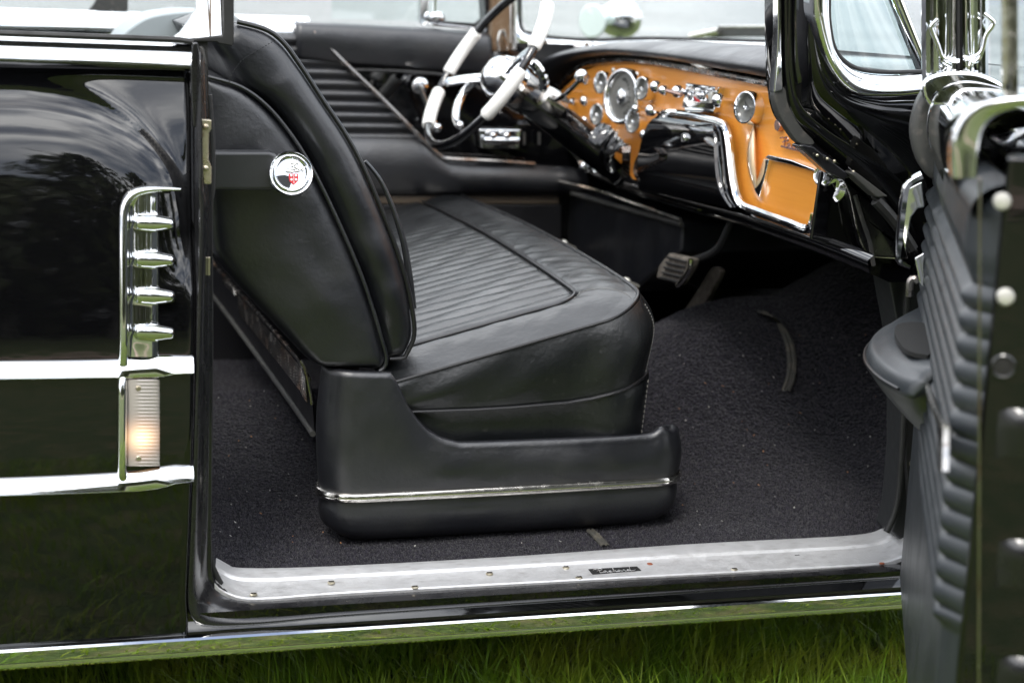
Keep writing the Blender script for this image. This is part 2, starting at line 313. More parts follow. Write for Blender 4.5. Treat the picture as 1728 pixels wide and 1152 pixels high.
# ================================================================== REAR QUARTER BODY SIDE
def base_y(z):       # barrel section of the body side
    zz = np.array([.2, .3, .5, .65, .8, .9, .97, 1.04, 1.10, 1.2]); tl = np.tan(np.radians([-3, -2.2, 0.4, 3.5, 7.2, 9.5, 13, 17, 19, 20]))
    g = np.linspace(.2, 1.2, 201); t = np.interp(g, zz, tl); y = np.r_[0, np.cumsum((t[1:]+t[:-1])/2*np.diff(g))]
    y -= np.interp(.62, g, y); return np.interp(z, g, y)
ARC_PX = [(-1150, 330), (-800, 240), (-450, 178), (-200, 150), (0, 143), (80, 150), (150, 168), (205, 197), (245, 230), (275, 265), (292, 292), (302, 322), (312, 400), (314, 460)]
def skin(x, z, arc=True):
    x = np.asarray(x, float); z = np.asarray(z, float); y = base_y(z)
    if arc is not True: return y
    P = ARC; d = np.full(x.shape, 1e9); 
    for i in range(len(P)-1):
        a, b = P[i], P[i+1]; ab = b-a; t = np.clip(((x-a[0])*ab[0]+(z-a[1])*ab[1])/(ab@ab), 0, 1); ex = x-(a[0]+t*ab[0]); ez = z-(a[1]+t*ab[1])
        dd = np.hypot(ex, ez); sg = np.sign(ab[0]*ez-ab[1]*ex); k = dd < np.abs(d); d = np.where(k, dd*sg, d)
    fade = sst(.76, .86, z)      # the fender crease dies out downward
    step = np.where(d > 0, .015+.008*(1-np.exp(-np.abs(d)/.008)), .015*np.exp(-np.abs(d)/.026))
    return y+step*fade
def onskin(px, py, off=0., arc=False):
    y = 0.
    for _ in range(6):
        p = at(px, py, y=y); y = float(skin(p[0], p[2], arc))-off
    return at(px, py, y=y)
ARC = np.array([onskin(*p)[[0, 2]] for p in ARC_PX])
ARC = cr(ARC, 90)
ztop = lambda x: 1.118-.0*x
EDGE_PX = [(325, 112), (326, 300), (329, 500), (327, 700), (322, 850), (318, 960), (316, 1010), (318, 1040)]
EP = np.array([onskin(*p)[[0, 2]] for p in EDGE_PX])[::-1]
def xedge(z): return np.interp(z, EP[:, 1], EP[:, 0])
b = MB(); zs = np.linspace(.262, 1.085, 170); G = []
for z in zs:
    xe = xedge(z); xs = np.r_[np.linspace(-1.25, -.35, 12), np.linspace(-.34, xe-.008, 130)]
    ys = skin(xs, np.full_like(xs, z)); row = [(x, y, z) for x, y in zip(xs, ys)]; y0 = ys[-1]
    for a in np.linspace(.2, 1, 5)*math.pi/2: row.append((xe-.008+.008*math.sin(a), y0+.008*(1-math.cos(a)), z))
    row.append((xe, y0+.05, z)); G.append(row)
G.insert(0, [(p[0], p[1]+.03, p[2]) for p in G[0]])
b.grid(G); quarter = b.build('rear_quarter_panel', 'paint', car, sharp=0, label='glossy black rear quarter panel mirroring sky, trees and grass')
def moulding(name, top, bot, xs, off=.002, h=.010, parent=quarter, m='chrome', flat=.35, lab=None, prof=None):
    """bright strip laid on the body side between an upper and a lower edge line"""
    A = np.array([onskin(x, y, off) for x, y in top]); B = np.array([onskin(x, y, off) for x, y in bot]); n = 40
    A = lin(A, n) if len(A) < 3 else cr(A, n); B = lin(B, n) if len(B) < 3 else cr(B, n); G = []
    prof = prof or [(0, -.2), (0, .5), (.10, .85), (.3, 1), (.62, 1), (.9, .55), (1, 0), (1, -.2)]
    for i in range(n):
        row = []
        for t, d in prof: p = A[i]*(1-t)+B[i]*t; row.append((p[0], p[1]-d*h, p[2]))
        G.append(row)
    G = [[(p[0], p[1]+h, p[2]) for p in G[0]]]+G+[[(p[0], p[1]+h, p[2]) for p in G[-1]]]
    return MB().grid(G).build(name, m, parent, sharp=50, label=lab)
moulding('belt_moulding', [(-1100, 20), (322, 74)], [(-1100, 64), (322, 120)], None, h=.016, prof=[(0, -.3), (0, .1), (.05, .35), (.3, .7), (.58, .98), (.72, 1.02), (.9, .9), (1, .5), (1, -.2)])
moulding('side_moulding', [(-1100, 620), (-500, 614), (0, 609), (200, 606), (240, 600), (292, 599), (300, 602), (326, 600)], [(-1100, 646), (-500, 643), (0, 640), (200, 637), (250, 637), (290, 632), (300, 630), (326, 630)], None, h=.012, prof=[(0, -.3), (0, .05), (.1, .3), (.45, .72), (.85, 1.), (.97, .8), (1, .3), (1, -.2)])
moulding('side_moulding', [(-1100, 834), (-500, 819), (0, 806), (200, 797), (240, 792), (295, 784), (302, 786), (326, 785)], [(-1100, 868), (-500, 851), (0, 836), (200, 829), (260, 824), (290, 817), (303, 813), (326, 811)], None, h=.012, prof=[(0, -.3), (0, .05), (.1, .3), (.45, .72), (.85, 1.), (.97, .8), (1, .3), (1, -.2)])

# ---- chrome louvre ornament with marker lamp
def S(px, py, off): return onskin(px, py, off)
bar = cr([S(208, 612, .004), S(209, 560, .012), S(209, 450, .013), S(209, 370, .013), S(212, 345, .013), S(224, 328, .013), S(245, 321, .012), S(275, 319, .010), S(304, 319.5, .005)], 50)
orn = MB(); sc = np.r_[np.full(38, 1.), np.linspace(1, .35, 12)]
orn.sweep(bar, [(0, .0065), (.005, .0062), (.0085, .003), (.0092, 0), (.0085, -.003), (.005, -.0062), (0, -.0065), (-.01, -.0065), (-.01, .0065)], ref=(0, -1, 0), scale=sc)
orn = orn.build('louvre_ornament', 'chrome', car, sharp=60, label='tall chrome louvre ornament on the rear quarter')
bk = MB(); G = []
for i, py in enumerate(np.linspace(326, 602, 90)):
    # channel pinched between the fins
    ph = ((py-375)/61.6) % 1.; fin = math.exp(-((min(ph, 1-ph))/.13)**2)
    xr = 268+ 10*fin; row = []
    for t in np.linspace(0, 1, 14): row.append(S(216+(xr-216)*t, py, .003+.0075*math.sin(math.pi*t)**.7+.004*fin*math.sin(math.pi*t)))
    row.append(S(xr+1, py, -.006)); row.insert(0, S(215, py, -.006)); G.append(row)
bk.grid(G).build('louvre_channel', 'chrome', orn, sharp=70)
for py in (375, 437, 498, 560):
    f = MB(); G = []
    for px in np.linspace(222, 296, 26):
        t = (px-222)/74; hgt = 15.5*(1-max(0, (t-.50)/.50)*.42)*(1-math.exp(-t*18))*math.sqrt(max(0.02, 1-max(0, (t-.93)/.07)**2)); pr = .018*(1-math.exp(-t*12))*math.sqrt(max(.02, 1-max(0, (t-.9)/.1)**2))*(1-.2*t)
        row = [];
        for a in np.linspace(-.5, .5, 13)*math.pi: row.append(S(px, py+3*t+hgt*math.sin(a), .002+pr*math.cos(a)**.7))
        G.append(row)
    G.append([S(297, py+4, .002)]*13); f.grid(G).build('louvre_fin', 'chrome', orn, sharp=70)
lb = MB(); lb.sweep(cr([S(207, 636, .004), S(206.5, 660, .010), S(206, 740, .011), S(206, 790, .009), S(207, 803, .003)], 24), [(0, .0065), (.005, .006), (.0085, .003), (.0092, 0), (.0085, -.003), (.005, -.006), (0, -.0065), (-.008, -.0065), (-.008, .0065)])
lb.build('lamp_bar', 'chrome', orn, sharp=60)
# ribbed lens
G = []
for i, py in enumerate(np.linspace(640, 786, 240)):
    rib = .0010*abs(math.sin((py-640)/6.0*math.pi)); row = [S(214, py, -.004)]
    for t in np.linspace(0, 1, 12): row.append(S(215+54*t, py, .003+(.010+rib*(t > .3))*math.sin(math.pi*(.12+.80*t))**.6))
    row.append(S(270, py, -.004)); G.append(row)
lm = bpy.data.materials.new('marker_lens'); lm.use_nodes = True; N = lm.node_tree.nodes; L = lm.node_tree.links; MATS['marker_lens'] = lm
bp = N['Principled BSDF']; bp.inputs['Base Color'].default_value = (.34, .31, .28, 1); bp.inputs['Roughness'].default_value = .22; bp.inputs['Coat Weight'].default_value = .5
# the lit lens: brightest over the bulb behind it
bc = S(238, 737, .006); tc = N.new('ShaderNodeTexCoord'); vm = N.new('ShaderNodeVectorMath'); vm.operation = 'DISTANCE'; vm.inputs[1].default_value = tuple(bc)
mrn = N.new('ShaderNodeMapRange'); mrn.inputs[1].default_value = 0; mrn.inputs[2].default_value = .052; mrn.inputs[3].default_value = 1; mrn.inputs[4].default_value = 0
pw = N.new('ShaderNodeMath'); pw.operation = 'POWER'; pw.inputs[1].default_value = 3.6; ml = N.new('ShaderNodeMath'); ml.operation = 'MULTIPLY'; ml.inputs[1].default_value = 1.9
cra = N.new('ShaderNodeValToRGB'); cra.color_ramp.elements[0].color = (1, .20, .03, 1); cra.color_ramp.elements[1].color = (1, .70, .36, 1); cra.color_ramp.elements[1].position = .92
L.new(tc.outputs['Object'], vm.inputs[0]); L.new(vm.outputs['Value'], mrn.inputs[0]); L.new(mrn.outputs[0], pw.inputs[0]); L.new(pw.outputs[0], ml.inputs[0]); L.new(mrn.outputs[0], cra.inputs[0])
L.new(ml.outputs[0], bp.inputs['Emission Strength']); L.new(cra.outputs[0], bp.inputs['Emission Color'])
lens = MB().grid(G).build('marker_lamp', 'marker_lens', car, sharp=0, label='glowing amber ribbed marker lamp under the louvre')
for p in ((234, 655), (234, 773)):
    o = S(*p, .0125); q = MB(); q.lathe(o, (0, -1, 0), [(.0040, -.003), (.0042, .0005), (.003, .002), (.0005, .0022)], 16); q.build('screw', 'zinc', lens)

# ---- rear quarter window: glass, chrome frame, rubber
yg = .085
gl = MB(); gl.prism(ats([(-500, -260), (352, -260), (352, 66), (-500, 40)], y=yg), (0, .004, 0)); 
fr = MB(); path = ats([(355, -260), (356, 0), (357, 64)], y=yg-.004)
fr.prism(np.concatenate([ats([(333, -260), (390, -260), (377, 0), (377, 62), (345, 66), (300, 70), (290, 66), (305, 55), (322, 33), (332, 18), (333, 5)], y=yg-.010)]), (0, .024, 0))
for V_a in fr.V: V_a[:, 1] += (V_a[:, 2]-1.13)*.30+(V_a[:, 0]-.24)*.0
frame = fr.build('quarter_window_frame', 'chrome', car, bevel=.003, label='chrome corner frame of the rear quarter window')
gl.build('window_glass', 'glass_clear', frame, flat=True)
q = MB(); q.prism(ats([(377, -260), (396, -260), (395, 0), (395, 72), (392, 78), (370, 74), (366, 71), (322, 71), (321, 66), (345, 63), (375, 61), (377, 55)], y=yg-.013), (0, .03, 0)); q.build('weatherstrip', 'rubber', frame, bevel=.003)
q = MB(); q.prism(ats([(354, -260), (356.5, -260), (356.5, 60), (354, 60)], y=yg-.0115), (0, .003, 0)); q.build('frame_seam', 'brown_metal', frame)
q = MB(); q.sweep(ats([(-500, 38), (300, 67), (326, 71)], y=.078), [(.006, .004), (.008, 0), (.006, -.004), (-.004, -.004), (-.004, .004)]); q.build('glass_seal', 'rubber', frame)

# ================================================================== DOOR OPENING FRAME, ROCKER, SILL
A_ = [(326, 112), (328, 300), (331, 500), (329, 700), (324, 850), (319, 960), (317, 1005), (322, 1038), (346, 1056), (430, 1054), (576, 1040), (864, 1020), (1152, 1001), (1400, 984), (1620, 968)]
B_ = [(339, 80), (341, 300), (346, 340), (346, 500), (344, 700), (341, 850), (337, 950), (338, 995), (360, 1020), (430, 1030), (576, 1021), (864, 1003), (1152, 985), (1400, 970), (1620, 955)]
C_ = [(348, 110), (356, 300), (358, 500), (358, 700), (357, 850), (357, 925), (361, 978), (395, 1004), (440, 1012), (576, 1002), (864, 986), (1152, 971), (1400, 958), (1620, 940)]
n = 160
a = cr([onskin(x, y, -.004) if y < 1000 else at(x, y, y=.004) for x, y in A_], n); bb = cr([at(x, y, y=.022) for x, y in B_], n); c = cr([at(x, y, y=.055) for x, y in C_], n)
G = []
for i in range(n):
    row = [a[i]+[0, .02, -.01], a[i]]
    for t in np.linspace(0, 1, 8)[1:]: w = a[i]*(1-t)+bb[i]*t; row.append(w+np.array([0, -.006*math.sin(math.pi*t), 0]))
    for t in np.linspace(0, 1, 8)[1:]: w = bb[i]*(1-t)+c[i]*t; row.append(w+np.array([0, .010*math.sin(math.pi*t), 0]))
    row.append(c[i]+[0, .05, 0]); G.append(row)
jamb = MB().grid(G).build('door_opening_frame', 'paint_worn', car, sharp=0, label='scuffed black painted edge round the door opening')
# under-edge of the sill down to the rocker trim
q = MB(); q.grid([[(x, .006, z0+.03), (x, .012, z0+.0), (x, .02, z0-.03)] for x, z0 in ((.185, .267), (1.0, .258), (1.5, .25))]); q.build('rocker_panel', 'paint', car, sharp=0)
# chrome rocker trim
G = []
for x in np.linspace(-1.3, 2.4, 60):
    z0 = .2685-.0122*(x+.072); G.append([(x, .03, z0), (x, 0, z0), (x, -.009, z0-.0004), (x, -.0125, z0-.003), (x, -.0122, z0-.005), (x, -.0105, z0-.019), (x, -.0098, z0-.0215), (x, -.0104, z0-.0235), (x, -.0096, z0-.029), (x, -.004, z0-.0335), (x, .02, z0-.034)])
MB().grid(G).build('rocker_trim', 'chrome', car, sharp=25, label='bright chrome rocker strip mirroring the grass')
# rubber seal tube and flange along the jamb
q = MB(); q.tube(cr(ats([(352, 160), (357, 240), (357, 330), (353, 360), (354, 600), (352, 800), (351, 900), (356, 950), (372, 985)], y=.075), 50), .0052, 10); q.build('jamb_seal', 'rubber', jamb)
q = MB(); q.prism(ats([(325, 73), (334, 72), (340, 110), (341, 170), (347, 200), (340, 215), (326, 215), (322, 120)], y=.05), (0, .02, 0)); q.build('jamb_cap', 'paint_worn', jamb, bevel=.002)
q = MB(); q.prism(ats([(335, 76), (345, 80), (349, 105), (349, 140), (343, 153), (339, 140), (340, 105)], y=.075), (0, .03, 0)); q.build('jamb_bumper', 'rubber_grey', jamb, bevel=.004)
q = MB(); q.prism(ats([(337, 201), (357, 203), (357, 218), (353, 224), (352, 270), (357, 282), (357, 311), (344, 311), (341, 280), (341, 230)], y=.035), (0, .018, 0)); st = q.build('striker_plate', 'zinc', jamb, bevel=.0015)
for p in ((347, 284), (347, 214)): q = MB(); q.lathe(at(*p, y=.034), (0, -1, 0), [(.004, -.002), (.004, .002), (.002, .0035)], 12); q.build('bolt', 'zinc', jamb)
q = MB(); q.prism(ats([(350, 434), (355, 434), (355, 465), (350, 465)], y=.05), (0, .01, 0)); q.build('striker_pin', 'zinc', jamb, bevel=.001)
# body wall behind the jamb
q = MB(); q.prism(ats([(330, 60), (350, 70), (356, 300), (357, 940), (360, 975), (335, 980)], y=.08), (0, .012, 0)); q.build('lock_pillar', 'rubber', jamb)
# aluminium sill plate
o_ = [(362, 985), (380, 1000), (430, 1011), (576, 1001), (864, 985), (1152, 970), (1400, 957), (1490, 950), (1535, 934), (1548, 922)]
i_ = [(365, 946), (380, 953), (410, 962), (576, 958), (864, 942), (1152, 922), (1380, 910), (1460, 905), (1490, 897), (1503, 893)]
n = 120; oo = cr([at(x, y, y=.052) for x, y in o_], n); ii = cr([at(x, y, y=.15) for x, y in i_], n); G = []
lift = np.interp(np.arange(n), [0, 2, 8, n-12, n-5, n-1], [.004, .002, 0, 0, .006, .016])
for i in range(n):
    row = []
    for t, dz in ((0, -.007), (0, 0), (.03, .0016), (.10, .0008), (.25, 0), (.42, 0), (.52, .0005), (.58, .0015), (.62, .0050), (.68, .0062), (.75, .0055), (.80, .0062), (.92, .0060), (1, .004), (1, -.006)):
        p = oo[i]*(1-t)+ii[i]*t; row.append(p+np.array([0, 0, dz+lift[i]*.3*t]))
    G.append(row)
sill = MB().grid(G).build('sill_plate', 'alu', car, sharp=25, label='worn aluminium sill plate along the door opening')
for k, (p, mm) in enumerate((((428, 1002), 'zinc'), ((559, 982), 'zinc'), ((700, 990), 'zinc'), ((826, 967), 'zinc'), ((977, 974), 'zinc'), ((1096, 951), 'rust'), ((1239, 960), 'zinc'), ((1345, 938), 'zinc'), ((1487, 949), 'rust'), ((955, 957), 'zinc'))):
    z = at(*p, y=.075)[2]; oo_ = at(*p, y=.08 if p[1] > 960 or True else .1); q = MB(); c0 = on(p[0], p[1], oo[50]+[0, 0, .0015], np.cross(oo[90]-oo[20], ii[50]-oo[50])); q.lathe(c0+[0, 0, -.001], (0, -.05, 1), [(.0060, 0), (.0058, .0014), (.004, .0022), (.0008, .0024)], 14); sc_s = q.build('sill_screw', mm, sill); q = MB(); q.box(c0+[-.0042, -.0005, .0012], c0+[.0042, .0005, .0026]); q.build('screw_slot', 'hole', sill) if mm == 'zinc' else None
# script badge on the sill plate
nn = nrm(np.cross(oo[90]-oo[20], ii[50]-oo[50])); nn = nn if nn[2] > 0 else -nn
bp0 = oo[60]+nn*.0022
cor = [on(x, y, bp0, nn) for x, y in ((993, 959.5), (1075, 955), (1082, 961.5), (1000, 967.5))]
q = MB(); q.prism(cor, -nn*.002); badge = q.build('script_badge', 'dark_gap', sill, label='small black badge with silver script')
def script(strokes, o, U, V, r, nrm_, w=None):
    m_ = MB()
    for s in strokes:
        P = np.array([o+U*a+V*b_ for a, b_ in s]); P = cr(P, max(6, len(s)*4)); m_.tube(P, r, 6)
    return m_
SCR = [[(.02, .72), (.06, .80), (.10, .78)], [(.15, .88), (.135, .5), (.12, .05)], [(.08, .42), (.13, .55), (.2, .62), (.215, .82), (.17, .92), (.12, .80)],
       [(.12, .05), (.2, .10), (.27, .30), (.24, .40), (.21, .26), (.235, .12), (.27, .26), (.275, .12), (.31, .14), (.36, .34), (.375, .26)],
       [(.375, .30), (.34, .34), (.325, .2), (.355, .10), (.41, .16), (.455, .55), (.465, .92), (.445, .6), (.43, .10)],
       [(.435, .2), (.48, .40), (.465, .24), (.50, .10), (.54, .16), (.57, .36), (.545, .40), (.525, .24), (.555, .12), (.59, .34), (.60, .14), (.63, .18), (.655, .40), (.675, .34), (.68, .14), (.72, .16), (.77, .36), (.745, .40), (.73, .22), (.76, .12), (.79, .3)],
       [(.84, .95), (.81, .5), (.795, .14), (.84, .12), (.92, .3)]]
U_ = (np.array(cor[1])-cor[0])*.93; V_ = (np.array(cor[0])-cor[3]); o0 = np.array(cor[3])+(np.array(cor[1])-cor[0])*.05+V_*.02+nn*.0006
script(SCR, o0, U_, V_*.95, .00045, nn).build('badge_script', 'silver', badge)
# scratches along sill paint
# ================================================================== FLOOR
def floor_z(x, y):
    x = np.asarray(x, float); y = np.asarray(y, float)
    tun = np.exp(-((y-.90)/.27)**2)*(.10+.16*sst(.95, 1.45, x))
    toe = .62*np.clip(x-1.50-.05*sst(.3, .9, y), 0, None)**1.0
    edge = .012*np.exp(-((y-.13)/.03)**2)
    return .292+tun+toe*.9+.02*sst(1.1, 1.5, x)*sst(.25, .6, y)+edge*0
xs = np.linspace(-.75, 1.975, 240); ys = np.linspace(.125, 1.68, 150); X, Y = np.meshgrid(xs, ys, indexing='ij')
Zf = floor_z(X, Y)+.0016*np.sin(X*31+Y*17)*np.sin(Y*27-X*9)+.003*np.sin(X*7+2*Y)*np.cos(Y*6)
floor = MB().grid(np.stack([X, Y, Zf], 2)).build('floor_carpet', 'carpet', car, sharp=0, label='dark cut pile carpet over floor, tunnel and toe board')
def fl(px, py):
    lo, hi = -.1, 3.
    y = .3
    for k in range(60):
        p = at(px, py, y=(lo+hi)/2)
        if p[2] > float(floor_z(p[0], p[1])): lo = (lo+hi)/2
        else: hi = (lo+hi)/2
    p = at(px, py, y=(lo+hi)/2); return p+np.array([0, 0, .0045])
# the cut pile itself: short tufts standing on the carpet where it is near enough to see them
def pile():
    n = 125000; x = rng.uniform(.2, 1.62, n); y = .135+rng.uniform(0, 1, n)**1.35*1.0; x[:16000] = rng.uniform(.2, .62, 16000); y[:16000] = rng.uniform(.95, 1.67, 16000); z = floor_z(x, y)+.0016*np.sin(x*31+y*17)*np.sin(y*27-x*9)+.003*np.sin(x*7+2*y)*np.cos(y*6)
    a = rng.uniform(0, 6.28, n); r_ = rng.uniform(.0011, .0022, n); h = rng.uniform(.0022, .0052, n)*(1+.25*np.sin(x*13+y*9)); tx = rng.normal(size=n)*.0016; ty = rng.normal(size=n)*.0016; V = []
    for k in range(3): V.append(np.stack([x+r_*np.cos(a+k*2.094), y+r_*np.sin(a+k*2.094), z-.001], 1))
    V.append(np.stack([x+tx, y+ty, z+h], 1)); V = np.stack(V, 1).reshape(-1, 3); i = np.arange(n)[:, None]*4
    Fc = np.concatenate([i+np.array([[0, 1, 3]]), i+np.array([[1, 2, 3]]), i+np.array([[2, 0, 3]])], 0); me = bpy.data.meshes.new('carpet_pile'); me.vertices.add(len(V)); me.vertices.foreach_set('co', V.ravel())
    me.loops.add(Fc.size); me.loops.foreach_set('vertex_index', Fc.ravel().astype(np.int32)); me.polygons.add(len(Fc)); me.polygons.foreach_set('loop_start', (np.arange(len(Fc))*3).astype(np.int32)); me.update(); me.validate()
    me.materials.append(MATS['pile']); o = bpy.data.objects.new('carpet_pile', me); col.objects.link(o); attach(o, floor); o['kind'] = 'stuff'; return o
pile()
# bound seam strips on the carpet
def strip(pts, w, name='carpet_binding', m='binding'):
    P = cr([fl(*p) for p in pts], 40); q = MB(); q.sweep(P, [(0, w/2), (.0025, w*.42), (.004, w*.18), (.0012, 0), (.004, -w*.18), (.0025, -w*.42), (0, -w/2)], ref=(0, 0, 1), cprof=False); return q.build(name, m, floor)
strip([(1250, 523), (1285, 530), (1310, 545), (1327, 570), (1336, 605), (1334, 640), (1325, 664)], .020)
strip([(996, 899), (1008, 910), (1022, 926)], .016)
strip([(1345, 420), (1350, 450), (1335, 480), (1300, 505)], .016)
# ================================================================== FRONT BENCH SEAT
YS = .27
# --- base valance
plan = [(.46, .75), (.437, .45), (.432, .33)]
def plan_path():
    P = []; y0 = .245; r = .055; xa, xb = .436, 1.078
    for y in np.linspace(.95, y0+r, 10): P.append((xa+(y-y0-r)*.30, y))
    for a in np.linspace(0, math.pi/2, 12)[1:]: P.append((xa+r-r*math.cos(a), y0+r-r*math.sin(a)))
    for x in np.linspace(xa+r, xb-r, 70)[1:]: P.append((x, y0-.004*math.sin(math.pi*(x-xa)/(xb-xa))))
    for a in np.linspace(0, math.pi/2, 12)[1:]: P.append((xb-r+r*math.sin(a), y0+r-r*math.cos(a)))
    for y in np.linspace(y0+r, .95, 20)[1:]: P.append((xb, y))
    return np.array(P)
PP = plan_path(); N_ = np.zeros_like(PP)
for i in range(len(PP)):
    t = PP[min(i+1, len(PP)-1)]-PP[max(i-1, 0)]; t /= np.linalg.norm(t); N_[i] = (t[1], -t[0])     # outward
top_px = [(532, 620), (560, 627), (640, 628), (660, 628), (668, 640), (676, 655), (690, 685), (704, 705), (722, 724), (745, 738), (775, 746), (900, 742), (1050, 736), (1098, 733), (1110, 728), (1118, 722), (1130, 722), (1139, 730)]
TP = ats(top_px, y=.245)
def zt(x): return np.interp(x, TP[:, 0], TP[:, 2])
G = []
zb = .300
for i, (x, y) in enumerate(PP):
    s_in = i < 10; z1 = zt(x) if not s_in else zt(.44)
    if i > len(PP)-20: z1 = zt(1.075)+(.36-zt(1.075))*float(sst(.31, .44, y))
    n2 = N_[i]; row = []
    prof = [(0, .0, -.030), (0, .004, -.019), (0, .012, -.010), (0, .025, -.003), (0, .048, 0)]
    kb_ = max(0, 1-(x-.436)/.085)**2+max(0, 1-(1.078-x)/.085)**2 if 10 <= i < len(PP)-20 else 1.; kb_ = min(1, kb_)
    for _, dz, off in prof: row.append((x+n2[0]*off, y+n2[1]*off, zb+dz+.016*kb_*(1-dz/.055)))
    zc = .375
    row.append((x, y, zc-.012)); row += [(x+n2[0]*-.004, y+n2[1]*-.004, zc), (x, y, zc+.014)]
    for t in np.linspace(0, 1, 14)[1:]:
        zz = zc+.014+(z1-.012-zc-.014)*t; o2 = .006*math.sin(math.pi*t)-.002*t+(.0010*math.sin(x*21+zz*33+1)+.0006*math.sin(x*57-zz*41))*math.sin(math.pi*t); row.append((x+n2[0]*o2, y+n2[1]*o2, zz))
    row += [(x-n2[0]*.003, y-n2[1]*.003, z1-.004), (x-n2[0]*.011, y-n2[1]*.011, z1), (x-n2[0]*.020, y-n2[1]*.020, z1-.004), (x-n2[0]*.023, y-n2[1]*.023, z1-.06)]
    G.append(row)
seat = MB().grid(G).build('bench_seat', 'leather_soft', car, sharp=0, label='long black leather front bench seat')
seat.name = 'bench_seat'
zc_path = np.array([(x+n2[0]*.001, y+n2[1]*.001, at(850, 827, y=.245)[2]) for (x, y), n2 in zip(PP[4:-8], N_[4:-8])])
q = MB(); q.sweep(zc_path, [(-.004, -.009), (.001, -.009), (.004, -.0075), (.0062, -.0035), (.0062, -.0005), (.0050, .0008), (.0055, .0022), (.0048, .0055), (.002, .008), (-.004, .008)], ref=np.c_[N_[4:-8], np.zeros(len(zc_path))]); q.build('base_trim', 'chrome_old', seat, sharp=30, label='tarnished bright strip round the seat base')
# --- cushion
ZP = lambda x: .572+.258*(x-.55)
CY0 = .268
def ztopc(x, y):
    ed = np.clip(y-CY0, 0, None); fx = np.clip(1.0-x, 0, None)
    z = np.minimum(ZP(x), ZP(1.0)+.004)+.020*(1-np.exp(-ed/.05))
    z = z+.012*(1-np.exp(-fx/.05))*sst(0, .08, ed)-.010*np.exp(-fx/.012)*sst(.1, .3, ed)*0
    return z+.012*np.sin(np.clip((y-.3)/1.25, 0, 1)*math.pi)
def xfront(y, r=.085): e = np.clip(r-(y-CY0), 0, r); return 1.0-(r-np.sqrt(np.clip(r*r-e*e, 0, None)))
INS_Y0, INS_X1 = .352, .905
def ins_d(x, y):     # signed distance inside the ribbed insert (rounded corner)
    r = .05; dx = INS_X1-x; dy = y-INS_Y0; q = np.where((dx < r) & (dy < r), r-np.hypot(np.clip(r-dx, 0, None), np.clip(r-dy, 0, None)), np.minimum(dx, dy)); return q
def zfull(x, y):
    d = ins_d(x, y); inn = sst(0, .02, d)
    rib = .0032*np.abs(np.sin((y-INS_Y0)/.040*math.pi))**.6*inn
    return ztopc(x, y)+rib-.006*np.exp(-(d/.006)**2)+.004*np.sin(np.clip(-d/.09, 0, 1)*math.pi)+.0007*np.sin(x*120+np.sin(y*70)*2+y*60)*np.exp(-((d+.022)/.022)**2)*sst(.58, .7, x)+.0008*np.sin(x*55+y*21)*np.sin(y*90)
v = np.linspace(0, 1, 420)
G = []
for t in v:
    y = CY0+(1.60-CY0)*t**1.25; xf = float(xfront(y)); u = np.linspace(0, 1, 150); x = .53+(xf-.53)*(1-(1-u)**1.3); yy = np.full_like(x, y); z = zfull(x, yy); G.append(np.stack([x, yy, z], 1))
cu = MB().grid(G).build('seat_cushion', 'leather_creased', seat, sharp=0, label='ribbed and creased leather cushion top')
# perimeter for the boxing side
per = [(x, CY0) for x in np.linspace(.50, .915, 60)]+[(1.0-.085+.085*math.sin(a), CY0+.085-.085*math.cos(a)) for a in np.linspace(0, math.pi/2, 18)[1:]]+[(1.0, y) for y in np.linspace(CY0+.085, 1.6, 50)[1:]]
per = np.array(per); PN = np.zeros_like(per)
for i in range(len(per)): t = per[min(i+1, len(per)-1)]-per[max(i-1, 0)]; t /= np.linalg.norm(t); PN[i] = (t[1], -t[0])
lowp = ats([(680, 698), (704, 696), (800, 693), (866, 689), (960, 681), (1000, 673), (1050, 657), (1085, 643), (1103, 630)], y=CY0-.008)
def zl(x): return np.interp(x, lowp[:, 0], lowp[:, 2])
G = []; low = []
for i, (x, y) in enumerate(per):
    z1 = float(ztopc(x, y))-.002; z2 = float(zl(x)); n2 = PN[i]; row = []
    bl = .010+.022*sst(.86, 1.02, x+.5*max(0, y-CY0-.04))
    for t in np.linspace(0, 1, 14): ca_ = .027*sst(.86, 1.02, x+.5*max(0, y-CY0-.04)); o2 = .010*math.sin(math.pi*min(1, t*.9+.08))**.8+ca_*math.sin(math.pi*min(.5, t*1.1+.05))**.8*(1-.08*t)-.002+.0022*math.sin(x*38+t*5)*math.sin(math.pi*t); row.append((x+n2[0]*o2, y+n2[1]*o2, z1+(z2-z1)*t))
    o3 = row[-1]; low.append((o3[0]+n2[0]*.002, o3[1]+n2[1]*.002, z2))
    for t in (.06, .3, .6, 1.): kk_ = .036*sst(.86, 1.02, x+.5*max(0, y-CY0-.04)); row.append((x+n2[0]*(kk_-.004-.010*t), y+n2[1]*(kk_-.004-.010*t), z2+(.42-z2)*t))
    G.append(row)
MB().grid(G).build('cushion_boxing', 'leather_creased', seat, sharp=0)
q = MB(); q.tube(np.array(low), .0032, 8); q.build('lower_piping', 'piping', seat)
q = MB(); q.tube(np.array([(x+n2[0]*.003, y+n2[1]*.003, float(ztopc(x, y))+.001) for (x, y), n2 in zip(per, PN)]), .0036, 8); q.build('upper_piping', 'piping', seat)
ip = [(x, INS_Y0) for x in np.linspace(.45, INS_X1-.05, 50)]+[(INS_X1-.05+.05*math.sin(a), INS_Y0+.05-.05*math.cos(a)) for a in np.linspace(0, math.pi/2, 12)[1:]]+[(INS_X1, y) for y in np.linspace(INS_Y0+.05, 1.6, 80)[1:]]
q = MB(); q.tube(np.array([(x, y, float(ztopc(x, y))+.0005) for x, y in ip]), .0032, 8); q.build('insert_piping', 'piping', seat)
